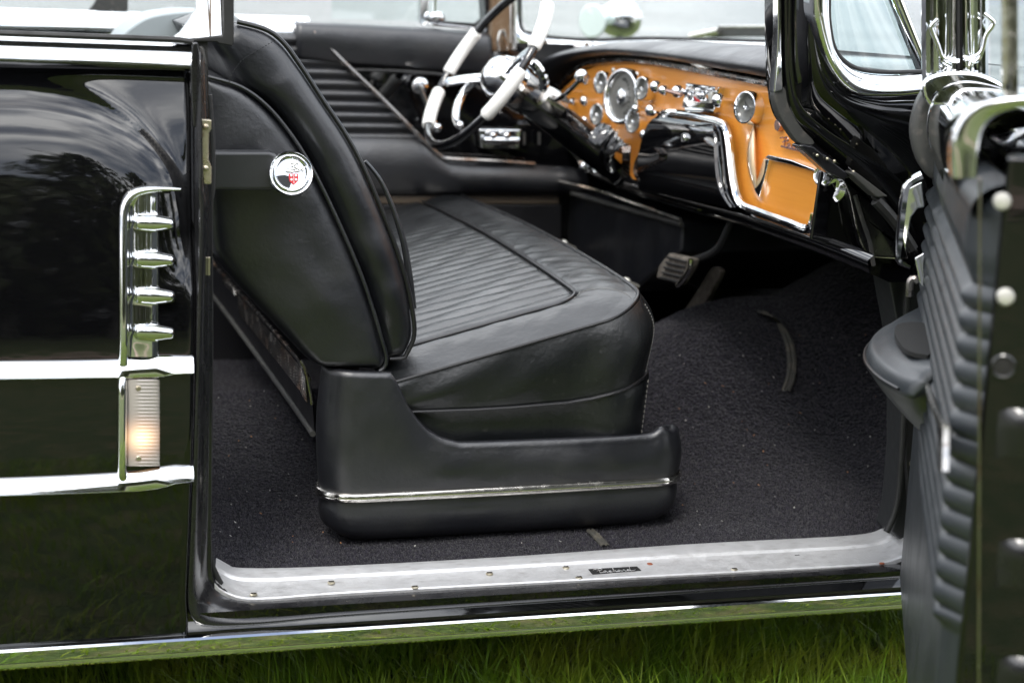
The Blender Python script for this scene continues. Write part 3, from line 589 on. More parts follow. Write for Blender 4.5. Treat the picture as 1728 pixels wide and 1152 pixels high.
# stitch lines: vertical on the corner, arc on the corner of the top
i0 = 60+11; sx, sy = per[i0]; nx_, ny_ = PN[i0]
q = MB(); rows = G[i0]; P = cr(np.array(rows)[1:14]+np.array([nx_, ny_, 0])*.0006, 46)
for k in range(0, 45, 2): q.tube(P[k:k+2], .0006, 5)
P = cr(np.array(rows)[14:]+np.array([nx_, ny_, 0])*.0006, 30)
for k in range(0, 29, 2): q.tube(P[k:k+2], .0006, 5)
q.build('corner_stitching', 'thread', seat)
arc = cr([(.895, .37), (.93, .35), (.955, .33), (.975, .318), (.985, .325)], 60)
arc = cr([(.893, .365), (.925, .372), (.955, .360), (.975, .335), (.982, .315)], 60)
q = MB()
for k in range(0, 59, 2): q.tube([(a_[0], a_[1], float(zfull(a_[0], a_[1]))+.0006) for a_ in arc[k:k+2]], .0005, 5)
q.build('top_stitching', 'thread', seat)
# --- backrest: inner bolster and outer shell
def pillow(Lp, Rp, y0, bulge, rnd, depth, nu=70, nv=30, pw=.55, wr=0.):
    Lc = cr(ats(Lp, y=y0), nu); Rc = cr(ats(Rp, y=y0), nu); G = np.zeros((nu+2, nv+2, 3))
    for i in range(nu+2):
        ii_ = min(max(i-1, 0), nu-1); a_, b_ = Lc[ii_], Rc[ii_]; w = np.linalg.norm(b_-a_)
        for j in range(nv+2):
            jj = min(max(j-1, 0), nv-1); s = jj/(nv-1); s = .5-.5*math.cos(math.pi*s); p = a_*(1-s)+b_*s
            e = min(s, 1-s)*w; e2 = min(ii_, nu-1-ii_)/(nu-1)*np.linalg.norm(Lc[-1]-Lc[0]); e = min(e, e2)
            dep = rnd*(1-math.sqrt(max(0, 1-(1-min(e/rnd, 1))**2)))
            y = y0+dep-bulge*(math.sin(math.pi*s))**pw*min(1, e2/.12)
            if wr: y += wr*math.sin(p[2]*60+p[0]*25+2*math.sin(p[0]*30))*math.sin(math.pi*s)*(.5+.5*math.sin(p[2]*11))
            if i in (0, nu+1) or j in (0, nv+1): y = y0+depth
            G[i, j] = (p[0], y, p[2])
    return G, Lc, Rc
# front bolster (seat-back cushion with welted edge)
Lb = [(350, 56), (375, 100), (402, 146), (438, 168), (470, 197), (500, 240), (527, 285), (556, 350), (590, 425), (615, 480), (632, 540), (643, 585), (650, 612)]
Rb = [(400, 38), (450, 52), (480, 75), (510, 116), (545, 170), (580, 222), (606, 268), (632, 325), (660, 395), (682, 460), (696, 520), (700, 570), (684, 606)]
G, Lc, Rc = pillow(Lb, Rb, YS-.002, .020, .030, 1.28, nv=34, wr=.0022)
MB().grid(G).build('backrest_cushion', 'leather', seat, sharp=0, label='padded leather front of the backrest')
q = MB(); q.tube(cr(np.concatenate([Rc+[.001, .010, .001], [Lc[-1]+[.01, .012, .004]]]), 80), .0040, 8); q.build('backrest_piping', 'piping', seat)
q = MB(); P2 = ats([(616, 272), (630, 288), (645, 310), (663, 352), (681, 410), (691, 470), (696, 520)], y=YS+.03); q.tube(cr(P2, 40), np.linspace(.003, .007, 40), 8); q.build('backrest_piping', 'leather_soft', seat)
q = MB(); sm = cr(ats([(386, 139), (395, 118), (412, 99), (440, 82), (464, 68)], y=YS-.018), 40)
for k in range(0, 39, 2): q.tube(sm[k:k+2]-np.array([0, .003, 0]), .0007, 5)
q.build('bolster_seam', 'dark_gap', seat)
# rear shell
Ls = [(338, 126), (338, 180), (340, 240), (344, 300), (350, 360), (357, 420), (372, 446), (400, 480), (435, 518), (475, 560), (505, 592), (524, 610), (545, 622)]
Rs = [(345, 128), (405, 146), (450, 178), (490, 225), (522, 275), (553, 335), (585, 405), (612, 470), (632, 530), (645, 575), (652, 600), (650, 618), (640, 626)]
G, Lc2, Rc2 = pillow(Ls, Rs, YS-.010, .014, .022, .4, nv=34, pw=.8, wr=.0011)
MB().grid(G).build('backrest_shell', 'leather_soft', seat, sharp=0, label='smooth leather side shell of the backrest')
q = MB(); q.tube(Rc2+np.array([.0, .001, .0]), .0034, 8); q.build('shell_piping', 'leather_soft', seat)
# backrest rear: kick trim with ribs running across the car
def yb(px): return np.interp(px, [363, 531], [1.5, .335])
up_ = [at(x, y, y=yb(x)) for x, y in ((356, 432), (363, 446), (400, 486), (450, 541), (507, 605), (524, 640))]
lo_ = [at(x, y, y=yb(x)) for x, y in ((356, 494), (365, 503), (400, 550), (450, 618), (507, 697), (531, 732))]
A = lin(up_, 30); B = lin(lo_, 30)
G = [[A[i]*(1-t)+B[i]*t+np.array([-.0, 0, 0]) for t in (0, .3, .6, 1)]+[B[i]+[.06, 0, -.02]] for i in range(30)]
back = MB().grid(G).build('kick_panel', 'vinyl', seat, label='dark kick trim along the rear of the seat')
q = MB(); q.tube(A+[-.003, 0, 0], .0042, 8); q.tube(lin([at(x, y, y=.26) for x, y in ((507, 608), (513, 618), (519, 640), (523, 662), (526, 682))], 12), .0025, 8); q.build('trim_bead', 'chrome_dark', seat)
q = MB(); q.tube(B+[-.003, 0, 0], .0050, 8); q.build('trim_bead', 'rubber_grey', seat)
q = MB()
for t in np.linspace(.12, .52, 9):
    P = A*(1-t)+B*t; q.tube(P[8:29]+[-.004, 0, 0], .0014, 6)
q.build('trim_ribs', 'chrome_dark', seat)
q = MB(); q.prism([at(x, y, y=yb(x)-.01) for x, y in ((380, 470), (398, 484), (402, 498), (384, 482))], (-.008, 0, 0)); q.build('release_lever', 'chrome_old', seat, bevel=.002)
# --- folding arm strap with emblem
ya = .19
q = MB(); q.prism(ats([(340, 256), (455, 256), (470, 262), (474, 316), (455, 321), (358, 322), (345, 318), (338, 300)], y=ya), (0, .035, 0)); arm = q.build('backrest_arm', 'arm_vinyl', seat, bevel=.006, label='black arm ending in a round chrome emblem')
ec = at(491, 293, y=ya-.012)
q = MB(); q.lathe(ec, (0, -1, 0), [(.0335, -.03), (.0345, -.004), (.0345, .002), (.0325, .0045), (.0305, .004), (.0295, .0015), (.0285, .0045), (.0265, .0070), (.0245, .0068), (.0235, .003), (.0225, .001), (.0005, .001)], 56); emb = q.build('arm_emblem', 'chrome', seat, sharp=50, label='round chrome emblem with a red crest')
def disc(pts, dy, th, name, m, par=emb, bev=0): 
    q = MB(); q.prism([ec+np.array([a*.035, -dy, b_*.035]) for a, b_ in pts], (0, th, 0)); return q.build(name, m, par, bevel=bev)
th_ = np.linspace(R(190), R(262), 14)
disc([(.63*math.cos(a), .63*math.sin(a)) for a in th_]+[(-.02, -.45), (-.12, -.12), (-.30, -.07)], .0022, .001, 'emblem_quarter', 'vinyl')
cre = []
disc([(-.10, -.02), (.30, -.02), (.31, -.22), (.27, -.36), (.10, -.50), (-.07, -.38), (-.11, -.22)], .0030, .0015, 'emblem_shield', 'red', bev=.0003)
q = MB()
for a, b_ in ((.0, -.10), (.20, -.10), (0, -.28), (.20, -.28)):
    q.lathe(ec+np.array([a*.035, -.0034, b_*.035]), (0, -1, 0), [(.0018, -.001), (.0018, .0007), (.0004, .0008)], 14)
q.box(ec+np.array([.09*.035, -.0044, -.46*.035]), ec+np.array([.11*.035, -.002, -.04*.035])); q.build('shield_quarter', 'silver', emb)
q = MB(); rr = np.random.default_rng(4)
for k in range(46):
    a = rr.uniform(.15, 2.99); r_ = rr.uniform(.05, .46); c0 = ec+np.array([(r_*math.cos(a)+.10)*.035, -.0030, (r_*math.sin(a)*1.05-.0)*.035]); q.ball(c0, rr.uniform(.0010, .0019), 8, (1, .6, 1))
q.build('emblem_crown', 'silver', emb)

for o_m in [emb]+list(emb.children):       # the emblem sits slightly tipped back
    for v_m in o_m.data.vertices:
        d_m = v_m.co-Vector(ec); a_m = R(16); v_m.co = Vector(ec)+Vector((d_m.x, d_m.y*math.cos(a_m)+d_m.z*math.sin(a_m), -d_m.y*math.sin(a_m)+d_m.z*math.cos(a_m)))
# ================================================================== FAR SIDE (driver's door, rear side, kick panel)
YD = 1.62
def slabp(pts, y, th, name, m, parent, bev=.004, lab=None, smooth=0):
    O = ats(pts, y=y); O = cr(O, smooth, True) if smooth else O
    q = MB(); q.prism(O, (0, th, 0)); return q.build(name, m, parent, bevel=bev, label=lab)
fd = slabp([(300, 36), (390, 40), (520, 41), (700, 47), (812, 52), (846, 60), (850, 120), (960, 250), (1020, 300), (1050, 420), (930, 480), (600, 420), (300, 380)], YD+.02, .09, 'driver_door', 'paint', car, lab='closed driver door with ribbed leather trim and black metal panel')
# upper pad rolled
up1 = ats([(500, 37), (576, 40), (640, 43), (720, 47), (826, 56)], y=YD-.015); lo1 = ats([(500, 100), (576, 111), (640, 115), (720, 121), (830, 131)], y=YD-.015)
A = cr(up1, 40); B = cr(lo1, 40)
G = [[A[i]*(1-t)+B[i]*t+np.array([0, -.020*math.sin(math.pi*t)**.6*(1-.35*t)+.02*(t in (0, 1)), 0]) for t in np.linspace(0, 1, 16)] for i in range(40)]
G = [G[0][:1]*16]+G+[[p+np.array([0, .04, 0]) for p in G[-1]]]
MB().grid(G).build('door_pad', 'leather_soft', fd, sharp=0)
# ribbed panel (rear part)
G = []
for t in np.linspace(0, 1, 240):
    za = at(600, 60, y=YD)[2]; zb_ = at(700, 232, y=YD)[2]; z = za+(zb_-za)*t; row = []
    for px in np.linspace(380, 730, 16): p = at(px, 140, y=YD); row.append((p[0], YD-.004-.012*abs(math.sin(t*math.pi*9.5))**.7, z))
    G.append(row)
xr = lambda z: np.interp(z, sorted([at(*p, y=YD)[2] for p in ((532, 60), (715, 235))]), [at(715, 235, y=YD)[0], at(532, 60, y=YD)[0]])
G = [[(min(p[0], xr(p[2])), p[1], p[2]) for p in row] for row in G]
MB().grid(G).build('ribbed_trim', 'leather_soft', fd, sharp=0)
# lower smooth leather with rolled top edge
up1 = cr(ats([(560, 228), (700, 232), (722, 242), (745, 262), (772, 272), (900, 278), (985, 284)], y=YD-.01), 40); lo1 = cr(ats([(560, 330), (700, 331), (740, 331), (800, 331), (880, 331), (930, 331), (990, 331)], y=YD-.01), 40)
G = [[up1[i]*(1-t)+lo1[i]*t+np.array([0, -.030*math.sin(math.pi*t)**.6, 0]) for t in np.linspace(0, 1, 14)] for i in range(40)]
MB().grid(G).build('lower_trim', 'leather_soft', fd, sharp=0)
slabp([(560, 331), (944, 331), (944, 345), (560, 345)], YD-.012, .03, 'trim_strip', 'brown_bracket', fd)
slabp([(560, 345), (948, 345), (948, 470), (560, 470)], YD-.01, .05, 'kick_trim', 'vinyl', fd)
q = MB(); q.tube(cr(ats([(529, 54), (550, 73), (575, 100), (640, 162), (700, 222), (722, 243), (742, 262), (760, 268), (840, 272), (902, 277)], y=YD-.025), 70), .0055, 8); q.build('diagonal_trim', 'chrome_dark', fd)
q = MB(); q.tube(cr(ats([(586, 118), (700, 122), (840, 136)], y=YD-.02), 20), .004, 8); q.build('pad_edge', 'rubber', fd)
# window crank
c0 = at(708, 144, y=YD-.02); q = MB(); q.lathe(c0, (-.25, -1, .1), [(.022, -.02), (.023, 0), (.020, .008), (.012, .012), (.010, .03), (.012, .034), (.001, .036)], 28); ck = q.build('window_crank', 'chrome', fd, sharp=50)
q = MB(); q.tube(lin([at(708, 144, y=YD-.06), at(722, 180, y=YD-.062), at(737, 214, y=YD-.06)], 8), np.linspace(.0075, .006, 8), 10); q.ball(at(738, 216, y=YD-.075), .012, 12); q.build('crank_arm', 'chrome', ck)
# door handle plate
q = MB(); q.prism(ats([(808, 218), (880, 219), (876, 252), (812, 251)], y=YD-.015), (0, .02, 0)); hp = q.build('door_handle_plate', 'chrome', fd, bevel=.004)
q = MB(); q.prism(ats([(817, 226), (872, 227), (870, 246), (820, 245)], y=YD-.018), (0, .01, 0)); q.build('handle_recess', 'dark_gap', hp)
q = MB(); q.tube(ats([(816, 237), (875, 238)], y=YD-.032), .010, 10); q.ball(at(832, 229, y=YD-.035), .010, 10); q.ball(at(855, 229, y=YD-.035), .010, 10); q.build('handle_lever', 'chrome', hp)
for px in (884, 909): slabp([(px, 224), (px+3, 224), (px+3, 245), (px, 245)], YD-.012, .01, 'trim_bar', 'rubber_grey', fd, .001)
# far quarter: chrome belt end behind the seat back, side body
q = MB(); q.prism(ats([(-400, 6), (0, 20), (240, 32), (430, 34), (522, 34), (531, 54), (540, 66), (470, 70), (300, 66), (0, 46), (-400, 20)], y=1.60), (0, .12, 0))
fq = MB(); fq.prism(ats([(-500, 20), (0, 40), (300, 58), (480, 60), (520, 64), (560, 110), (600, 200), (640, 330), (560, 620), (-500, 620)], y=1.66), (0, .1, 0)); fq = fq.build('far_quarter_panel', 'vinyl', car, bevel=.004)
G = []
for i, px in enumerate(np.linspace(-480, 526, 40)):
    zt_ = 1.128; p = at(px, 40, y=1.62); row = []
    for t in np.linspace(0, 1, 12): a = t*math.pi*.62; row.append((p[0], 1.68-.05*math.sin(a)-.0, 1.085+.045*math.cos(a)))
    G.append(row)
G.append([(G[-1][0][0]+.004, 1.68, 1.10)]*12)
MB().grid(G).build('far_belt_moulding', 'chrome', fq, sharp=0)
# chrome belt seen along the rear deck
# far vent window and division bar
q = MB(); q.prism(ats([(712, -160), (722, -160), (723, 38), (716, 46), (708, 40)], y=1.66), (0, .02, 0)); vf = q.build('vent_window_frame', 'chrome', fd, bevel=.002)
q = MB(); q.prism(ats([(722, 38), (800, 46), (800, 50), (722, 44)], y=1.655), (0, .02, 0)); q.build('vent_sill', 'chrome', vf, bevel=.002)
q = MB(); q.ball(at(738, 30, y=1.63), .016, 14, (1.3, .8, .9)); q.tube(ats([(733, 26), (734, 2), (737, -30)], y=1.63), .004, 8); q.build('vent_latch', 'chrome', vf)
q = MB(); q.prism(ats([(724, -160), (818, -160), (817, 30), (805, 40), (745, 36), (724, 34)], y=1.67), (0, .004, 0)); q.build('vent_glass', 'glass', vf, flat=True)
q = MB(); q.prism(ats([(724, 30), (750, 36), (803, 40), (815, 30), (818, 20), (826, 20), (822, 44), (806, 49), (724, 42)], y=1.66), (0, .02, 0)); q.build('vent_seal', 'rubber', vf)
q = MB(); q.prism(ats([(560, -160), (708, -160), (708, 36), (560, 32)], y=1.675), (0, .004, 0)); q.build('door_glass', 'glass', fd, flat=True)
# seat-back strap etc. Rear interior
rs = MB(); G = []
for x_, z_ in ((-.62, .55), (-.60, .80), (-.56, 1.0), (-.53, 1.09), (-.47, 1.125), (-.40, 1.10), (-.33, 1.0), (-.26, .8), (-.22, .62), (.02, .58), (.06, .54), (.07, .30)): G.append([(x_, y, z_-.012*((y-.9)/.6)**4) for y in np.linspace(.3, 1.55, 12)])
rs.grid(G); rear = rs.build('rear_seat', 'leather', car, sharp=0, label='dark rear bench seat behind the quarter window')
q = MB(); hh = cr(ats([(195, 80), (205, 62), (222, 46), (250, 30), (290, 22), (340, 20), (400, 28), (420, 80)], y=.95), 40); q.prism(hh, (0, .35, 0)); q.build('backrest_top', 'seat_cloth', rear, bevel=.02, seg=4)
q = MB(); q.prism(ats([(148, 20), (158, 8), (168, -10), (216, -10), (216, 18), (200, 22)], y=1.75), (0, .06, 0)); q.tube(cr(ats([(186, 18), (194, 30), (195, 62)], y=1.74), 10), .006, 8); q.build('far_mirror_foot', 'rubber_grey', fq, bevel=.004)
# shoes-like dark lump: a seat slide on the rear floor
q = MB(); q.ball(fl(402, 582), .03, 14, (1.9, .8, .45)); q.build('seat_slide', 'brown_metal', car)
# kick panel box under the dash
XK = 1.30
kb = MB(); O = [at(x, y, x=XK) for x, y in ((948, 318), (1150, 378), (1148, 426), (1120, 446), (1066, 492), (940, 480))]; kb.prism(O, (.5, 0, 0)); kick = kb.build('heater_box', 'leather_soft', car, bevel=.008, label='black box under the dash on the driver side')
q = MB(); q.tube([at(x, y, x=XK-.01) for x, y in ((948, 322), (1150, 379))], .006, 8); q.build('box_edge', 'rubber_grey', kick)
q = MB(); q.tube(cr([at(x, y, x=XK-.05) for x, y in ((900, 298), (925, 302), (945, 306), (1010, 322), (1060, 340), (1148, 371))], 30), .0045, 8); q.ball(at(905, 299, x=XK-.05), .011, 12, (1, 1.6, .8)); q.build('brake_release', 'chrome_old', car)
q = MB(); q.prism([at(x, y, x=XK-.012) for x, y in ((943, 312), (950, 314), (945, 420), (935, 418))], (.02, 0, 0)); q.build('corner_post', 'rubber_grey', kick)
for p in ((953, 413), (1058, 477)):
    c0 = at(*p, x=1.24); q = MB(); q.lathe(c0, (-.7, -.6, .3), [(.006, -.05), (.006, 0), (.011, .002), (.011, .008), (.006, .013), (.001, .014)], 18); q.build('floor_switch', 'rivet', car)
# firewall, outer far side and cowl closing the cabin
q = MB(); q.box((1.98, .05, .3), (2.0, 1.75, 1.04)); q.build('firewall', 'mud', car)
q = MB(); q.box((-.9, 1.70, .25), (1.9, 1.74, 1.08)); q.build('far_body_side', 'paint', car)
q = MB(); G = [[(x, y, 1.035-.03*abs((y-.87)/.85)**3-.02*max(0, x-1.9)) for y in np.linspace(-.02, 1.76, 24)] for x in (1.75, 1.9, 2.4, 3.0, 3.6)]; q.grid(G); q.build('hood', 'paint', car, sharp=0)

# ================================================================== DASHBOARD
XD = 1.25
def dp(px, py, dx=0.): return at(px, py, x=XD+dx)
dback = MB(); dback.prism([dp(*p, .03) for p in ((950, 118), (1000, 95), (1060, 90), (1240, 110), (1330, 125), (1420, 270), (1385, 410), (1240, 372), (1080, 335), (1000, 300), (900, 200), (915, 160))], (.30, 0, 0))
dash = dback.build('dashboard', 'paint', car, bevel=.01, label='orange dashboard crowded with chrome gauges and knobs under a black pad')
orange_px = [(1330, 120), (1310, 146), (1230, 133), (1150, 118), (1100, 110), (1050, 106), (1010, 108), (982, 120), (962, 138), (940, 160), (926, 180), (950, 200), (1010, 232), (1050, 275), (1076, 318), (1088, 318), (1096, 262), (1106, 212), (1120, 194), (1160, 194), (1214, 208), (1226, 220), (1233, 262), (1240, 318), (1254, 344), (1290, 358), (1340, 376), (1362, 383), (1372, 372), (1380, 335), (1389, 285), (1395, 250), (1400, 160)]
def outline_fill(px, dx, mname, name, par, th=.006, bev=.002, lab=None): q = MB(); q.prism([dp(*p, dx) for p in px], (th, 0, 0)); return q.build(name, mname, par, bevel=bev, label=lab)
op = outline_fill(orange_px, .018, 'orange', 'orange_panel', dash, .012, .003, 'bright orange fascia panel')
q = MB(); q.tube(cr([dp(*p, .010) for p in ((940, 150), (958, 130), (985, 111), (1015, 104), (1060, 101), (1110, 106), (1160, 115), (1230, 128), (1312, 144))], 60), .007, 8); q.build('top_trim', 'chrome_dark', dash)
q = MB(); q.prism([dp(*p, .0) for p in ((1158, 106), (1180, 107), (1200, 116), (1178, 116))], (.01, 0, 0)); q.build('ashtray_lip', 'chrome_old', dash, bevel=.003)
# black glossy drawer
drw = [(1104, 212), (1120, 197), (1160, 196), (1212, 211), (1221, 222), (1227, 262), (1234, 320), (1250, 352), (1230, 358), (1170, 342), (1085, 322), (1092, 262)]
G = []
Lc_ = cr([dp(*p) for p in ((1116, 196), (1106, 210), (1098, 240), (1092, 270), (1086, 320))], 24); Rc_ = cr([dp(*p) for p in ((1212, 210), (1221, 226), (1226, 262), (1233, 318), (1246, 350))], 24)
for i in range(24):
    row = []; t = i/23; out = .024*math.sin(math.pi*min(1, .12+t*.72))**.7
    for s in .5-.5*np.cos(np.pi*np.linspace(0, 1, 44)): e = min(s, 1-s); p = Lc_[i]*(1-s)+Rc_[i]*s; row.append(p+np.array([-out*min(1, (e/.008))**.5, 0, 0]))
    G.append(row)
G = [[p+np.array([.05, 0, 0]) for p in G[0]]]+G+[[p+np.array([.04, 0, -.0]) for p in G[-1]]]
gb = MB().grid(G).build('glove_drawer', 'paint', dash, sharp=45, label='glossy black curved drawer front')
q = MB(); q.lathe(at(1156, 233, x=XD-.022), (-1, 0, .1), [(.008, -.01), (.010, .002), (.008, .006), (.001, .007)], 18); q.build('drawer_lock', 'chrome', gb)
q = MB(); q.sweep(cr([dp(*p, .0) for p in ((1112, 199), (1122, 192), (1162, 194), (1210, 206), (1223, 214), (1229, 232), (1234, 275), (1241, 320), (1252, 345), (1280, 358), (1330, 376), (1356, 386), (1368, 382), (1374, 362))], 110), [(.0, .008), (.004, .007), (.006, .003), (.002, .001), (.002, -.001), (.005, -.004), (.002, -.008), (-.003, -.008), (-.003, .008)], ref=(-1, 0, 0)); q.build('drawer_trim', 'chrome', dash, sharp=35)
# lower lip of the dash
G = []
T1 = cr([dp(*p, .02) for p in ((1060, 305), (1100, 318), (1180, 340), (1250, 358), (1300, 375), (1368, 398), (1440, 425), (1475, 440))], 40); 
for i in range(40): G.append([T1[i]+np.array([.0, 0, .01]), T1[i]+[-.012, 0, 0], T1[i]+[-.006, 0, -.02], T1[i]+[.03, 0, -.035], T1[i]+[.15, 0, -.035]])
MB().grid(G).build('dash_lower_lip', 'paint', dash, sharp=0)
# pad
P1 = cr([at(*p, x=XD+.0) for p in ((900, 190), (918, 150), (945, 116), (975, 100), (1010, 94), (1060, 92), (1150, 103), (1230, 117), (1330, 135))], 60)
P2 = cr([at(*p, x=XD+.02) for p in ((862, 180), (880, 130), (915, 102), (955, 85), (1005, 75), (1060, 70), (1150, 74), (1230, 79), (1330, 87))], 60)
G = []
for i in range(60):
    a_, b_ = P1[i], P2[i]; row = [a_+[.03, 0, -.004]]
    for t in np.linspace(0, 1, 10): w = a_*(1-t)+b_*t; row.append(w+np.array([-.045*math.sin(math.pi*(t*.8+.1))+.02*t, 0, 0]))
    row.append(b_+[.10, 0, .004]); row.append(b_+[.30, 0, -.006]); row.append(b_+[.5, 0, -.02]); G.append(row)
MB().grid(G).build('dash_pad', 'leather_soft', dash, sharp=0, label='soft black padded dash top')
# gauges
DN = nrm((-1, -.32, .08))
def gauge(px, py, h, name='gauge', needle=True):
    c0 = dp(px, py, -.004 if h < 80 else -.012); r = h/2/F_PX*np.linalg.norm(c0-CAM)*(.96 if h > 50 else .90)
    q = MB(); q.lathe(c0, DN, [(r*1.0, -.05), (r*1.01, .002), (r*.97, .007), (r*.90, .0075), (r*.83, .002), (r*.81, -.005), (r*.81, -.008)], 44); g = q.build(name, 'chrome', dash, sharp=60)
    k_ = .30 if r > .05 else .16
    q = MB(); q.lathe(c0-DN*.004, DN, [(r*.83, -.003), (r*.83, 0), (.001, .0005)], 40); q.build('gauge_dial', 'gauge_face', g)
    q = MB(); q.lathe(c0, DN, [(r*k_, -.006), (r*k_*.9, .004), (r*k_*.6, .008), (.001, .009)], 24); q.build('gauge_hub', 'chrome', g)
    q = MB()
    for k in range(12 if r < .05 else 24):
        a = k/(12 if r < .05 else 24)*2*math.pi; u = np.array([0, math.cos(a), math.sin(a)]); q.tube([c0-DN*.0035+u*r*.56, c0-DN*.0035+u*r*.68], r*.018, 5)
    q.tube([c0, c0+np.array([0, .5, .45])*r*.8], r*.025, 5); q.build('dial_marks', 'dark_gap', g); return g
for px, py, h in ((1050, 163, 96), (1017, 140, 42), (1086, 150, 44), (1010, 194, 42), (1071, 205, 46), (1261, 182, 57)): gauge(px, py, h)
def knob(px, py, r=.014, dx=-.008, l=.018, name='dash_knob'):
    r *= .86
    c0 = dp(px, py, dx); q = MB(); q.lathe(c0, DN, [(r*.45, -.04), (r*.45, 0), (r*.95, .002), (r*1.0, l*.35), (r*.9, l*.7), (r*.5, l), (.001, l*1.02)], 24); return q.build(name, 'chrome', dash, sharp=50)
for px, py, r in ((993, 136, .013), (991, 171, .014), (972, 172, .010), (966, 154, .008), (992, 204, .012), (1111, 147, .015), (1125, 153, .012), (1103, 187, .015), (1079, 184, .011), (1093, 228, .013), (1148, 155, .015), (1217, 170, .016), (957, 172, .009)): knob(px, py, r)
for px, py in ((1036, 119), (1076, 126)): q = MB(); q.lathe(dp(px, py, .012), DN, [(.006, -.004), (.006, .003), (.001, .004)], 14); q.build('dash_screw', 'chrome_old', dash)
q = MB(); q.tube([dp(1125, 153, -.03), dp(1150, 160, -.03)], .004, 8); q.build('knob_stem', 'script_metal', dash)
# radio
rad = [dp(*p, .004) for p in ((1158, 140), (1212, 147), (1204, 190), (1150, 182))]
q = MB(); q.prism(rad, (.02, 0, 0)); ra = q.build('radio', 'chrome', dash, bevel=.003)
q = MB(); q.prism([dp(*p, -.001) for p in ((1163, 150), (1203, 155), (1199, 174), (1160, 170))], (.004, 0, 0)); q.build('radio_dial', 'radio_face', ra)
q = MB(); q.prism([dp(*p, -.003) for p in ((1166, 166), (1180, 168), (1180, 172), (1166, 170))], (.002, 0, 0)); q.build('dial_pointer', 'red', ra)
q = MB(); [q.tube([dp(1160-2*k/3, 144+k*13.5-.0, -.004), dp(1209-2*k/3, 150+k*12.6, -.004)], .0035, 8) for k in (0, 3)]; q.build('radio_bars', 'chrome', ra)
for px in (1172, 1188, 1194): q = MB(); q.lathe(dp(px, 162, -.002), DN, [(.009, -.004), (.010, .008), (.006, .014), (.001, .015)], 16); q.build('radio_button', 'chrome', ra)
# chrome centre fan below the gauges
G = []
a1 = cr([dp(*p, -.01) for p in ((1022, 226), (1026, 214), (1040, 208), (1056, 218), (1074, 240), (1089, 246))], 24); a2 = cr([dp(*p, .04) for p in ((1020, 240), (1024, 262), (1034, 284), (1046, 302), (1062, 303), (1078, 262))], 24)
for i in range(24): G.append([a1[i]*(1-t)+a2[i]*t+np.array([-.055*math.sin(math.pi*(.15+.7*t))-.006*abs(math.sin(i*.9)), 0, 0]) for t in np.linspace(0, 1, 14)])
MB().grid(G).build('centre_vent', 'chrome', dash, sharp=60)
q = MB()
for k in range(5): q.tube(cr([dp(1052+k*2.8, 248, -.06), dp(1051+k*2.8, 270, -.065), dp(1049+k*3, 300, -.02)], 10), .0022, 6)
q.build('vent_ribs', 'chrome_dark', dash)
q = MB(); q.prism([dp(*p, -.02) for p in ((970, 240), (984, 246), (1000, 285), (1004, 292), (984, 292), (972, 268))], (.03, 0, 0)); q.ball(dp(986, 282, -.03), .012, 12); q.build('switch_plate', 'chrome', dash, bevel=.004)
q = MB(); q.tube(cr([dp(*p, -.01) for p in ((1085, 262), (1078, 275), (1076, 292), (1086, 304))], 12), .010, 8); q.build('column_bezel', 'chrome_dark', dash)
# L trim, pale crescent standing in for a sky highlight, scripts on the panel
q = MB(); q.prism([dp(*p, .008) for p in ((1289, 266), (1296, 261), (1335, 270), (1381, 288), (1378, 291), (1335, 279), (1297, 270))], (.012, 0, 0)); q.prism([dp(*p, .009) for p in ((1288, 267), (1297, 269), (1280, 334), (1272, 320))], (.012, 0, 0)); q.build('panel_trim', 'chrome', dash, bevel=.002)
G = []
for t in np.linspace(0, 1, 30):
    py = 212+t*112; cxp = 1272-5*math.sin(t*math.pi)+4*t*t; wd = 9*math.sin(math.pi*t)**.7+.3; row = []
    for s in np.linspace(-1, 1, 12): row.append(dp(cxp+wd*s, py, .018-.022*math.sqrt(max(0, 1-s*s))*math.sin(math.pi*t)**.5))
    G.append(row)
MB().grid(G).build('fold_highlight', 'highlight_gloss', dash, sharp=0)
Ux = dp(1384, 264)-dp(1316, 246); Vx = dp(1316, 226)-dp(1316, 246)
script(SCR, dp(1316, 247, .012), Ux, Vx, .0016, None).build('fascia_script', 'script_metal', dash)
q = MB(); q.tube([dp(1319, 247, .012), dp(1384, 263, .012)], .0022, 6); q.build('script_underline', 'script_metal', dash)
q = MB(); q.prism([dp(*p, .008) for p in ((1309, 201), (1314, 203), (1315, 210), (1317, 212), (1312, 222), (1307, 219), (1306, 209))], (.01, 0, 0)); q.build('fascia_emblem', 'script_metal', dash, bevel=.001)
# knobs on the black end panel
for px, py, r in ((1391, 297, .019), (1411, 317, .024)): q = MB(); q.lathe(at(px, py, y=.15), (-.9, -.45, .1), [(r*.8, -.03), (r, 0), (r*1.0, .006), (r*.7, .012), (r*.3, .010), (.001, .013)], 28); q.build('side_knob', 'chrome', dash, sharp=50)
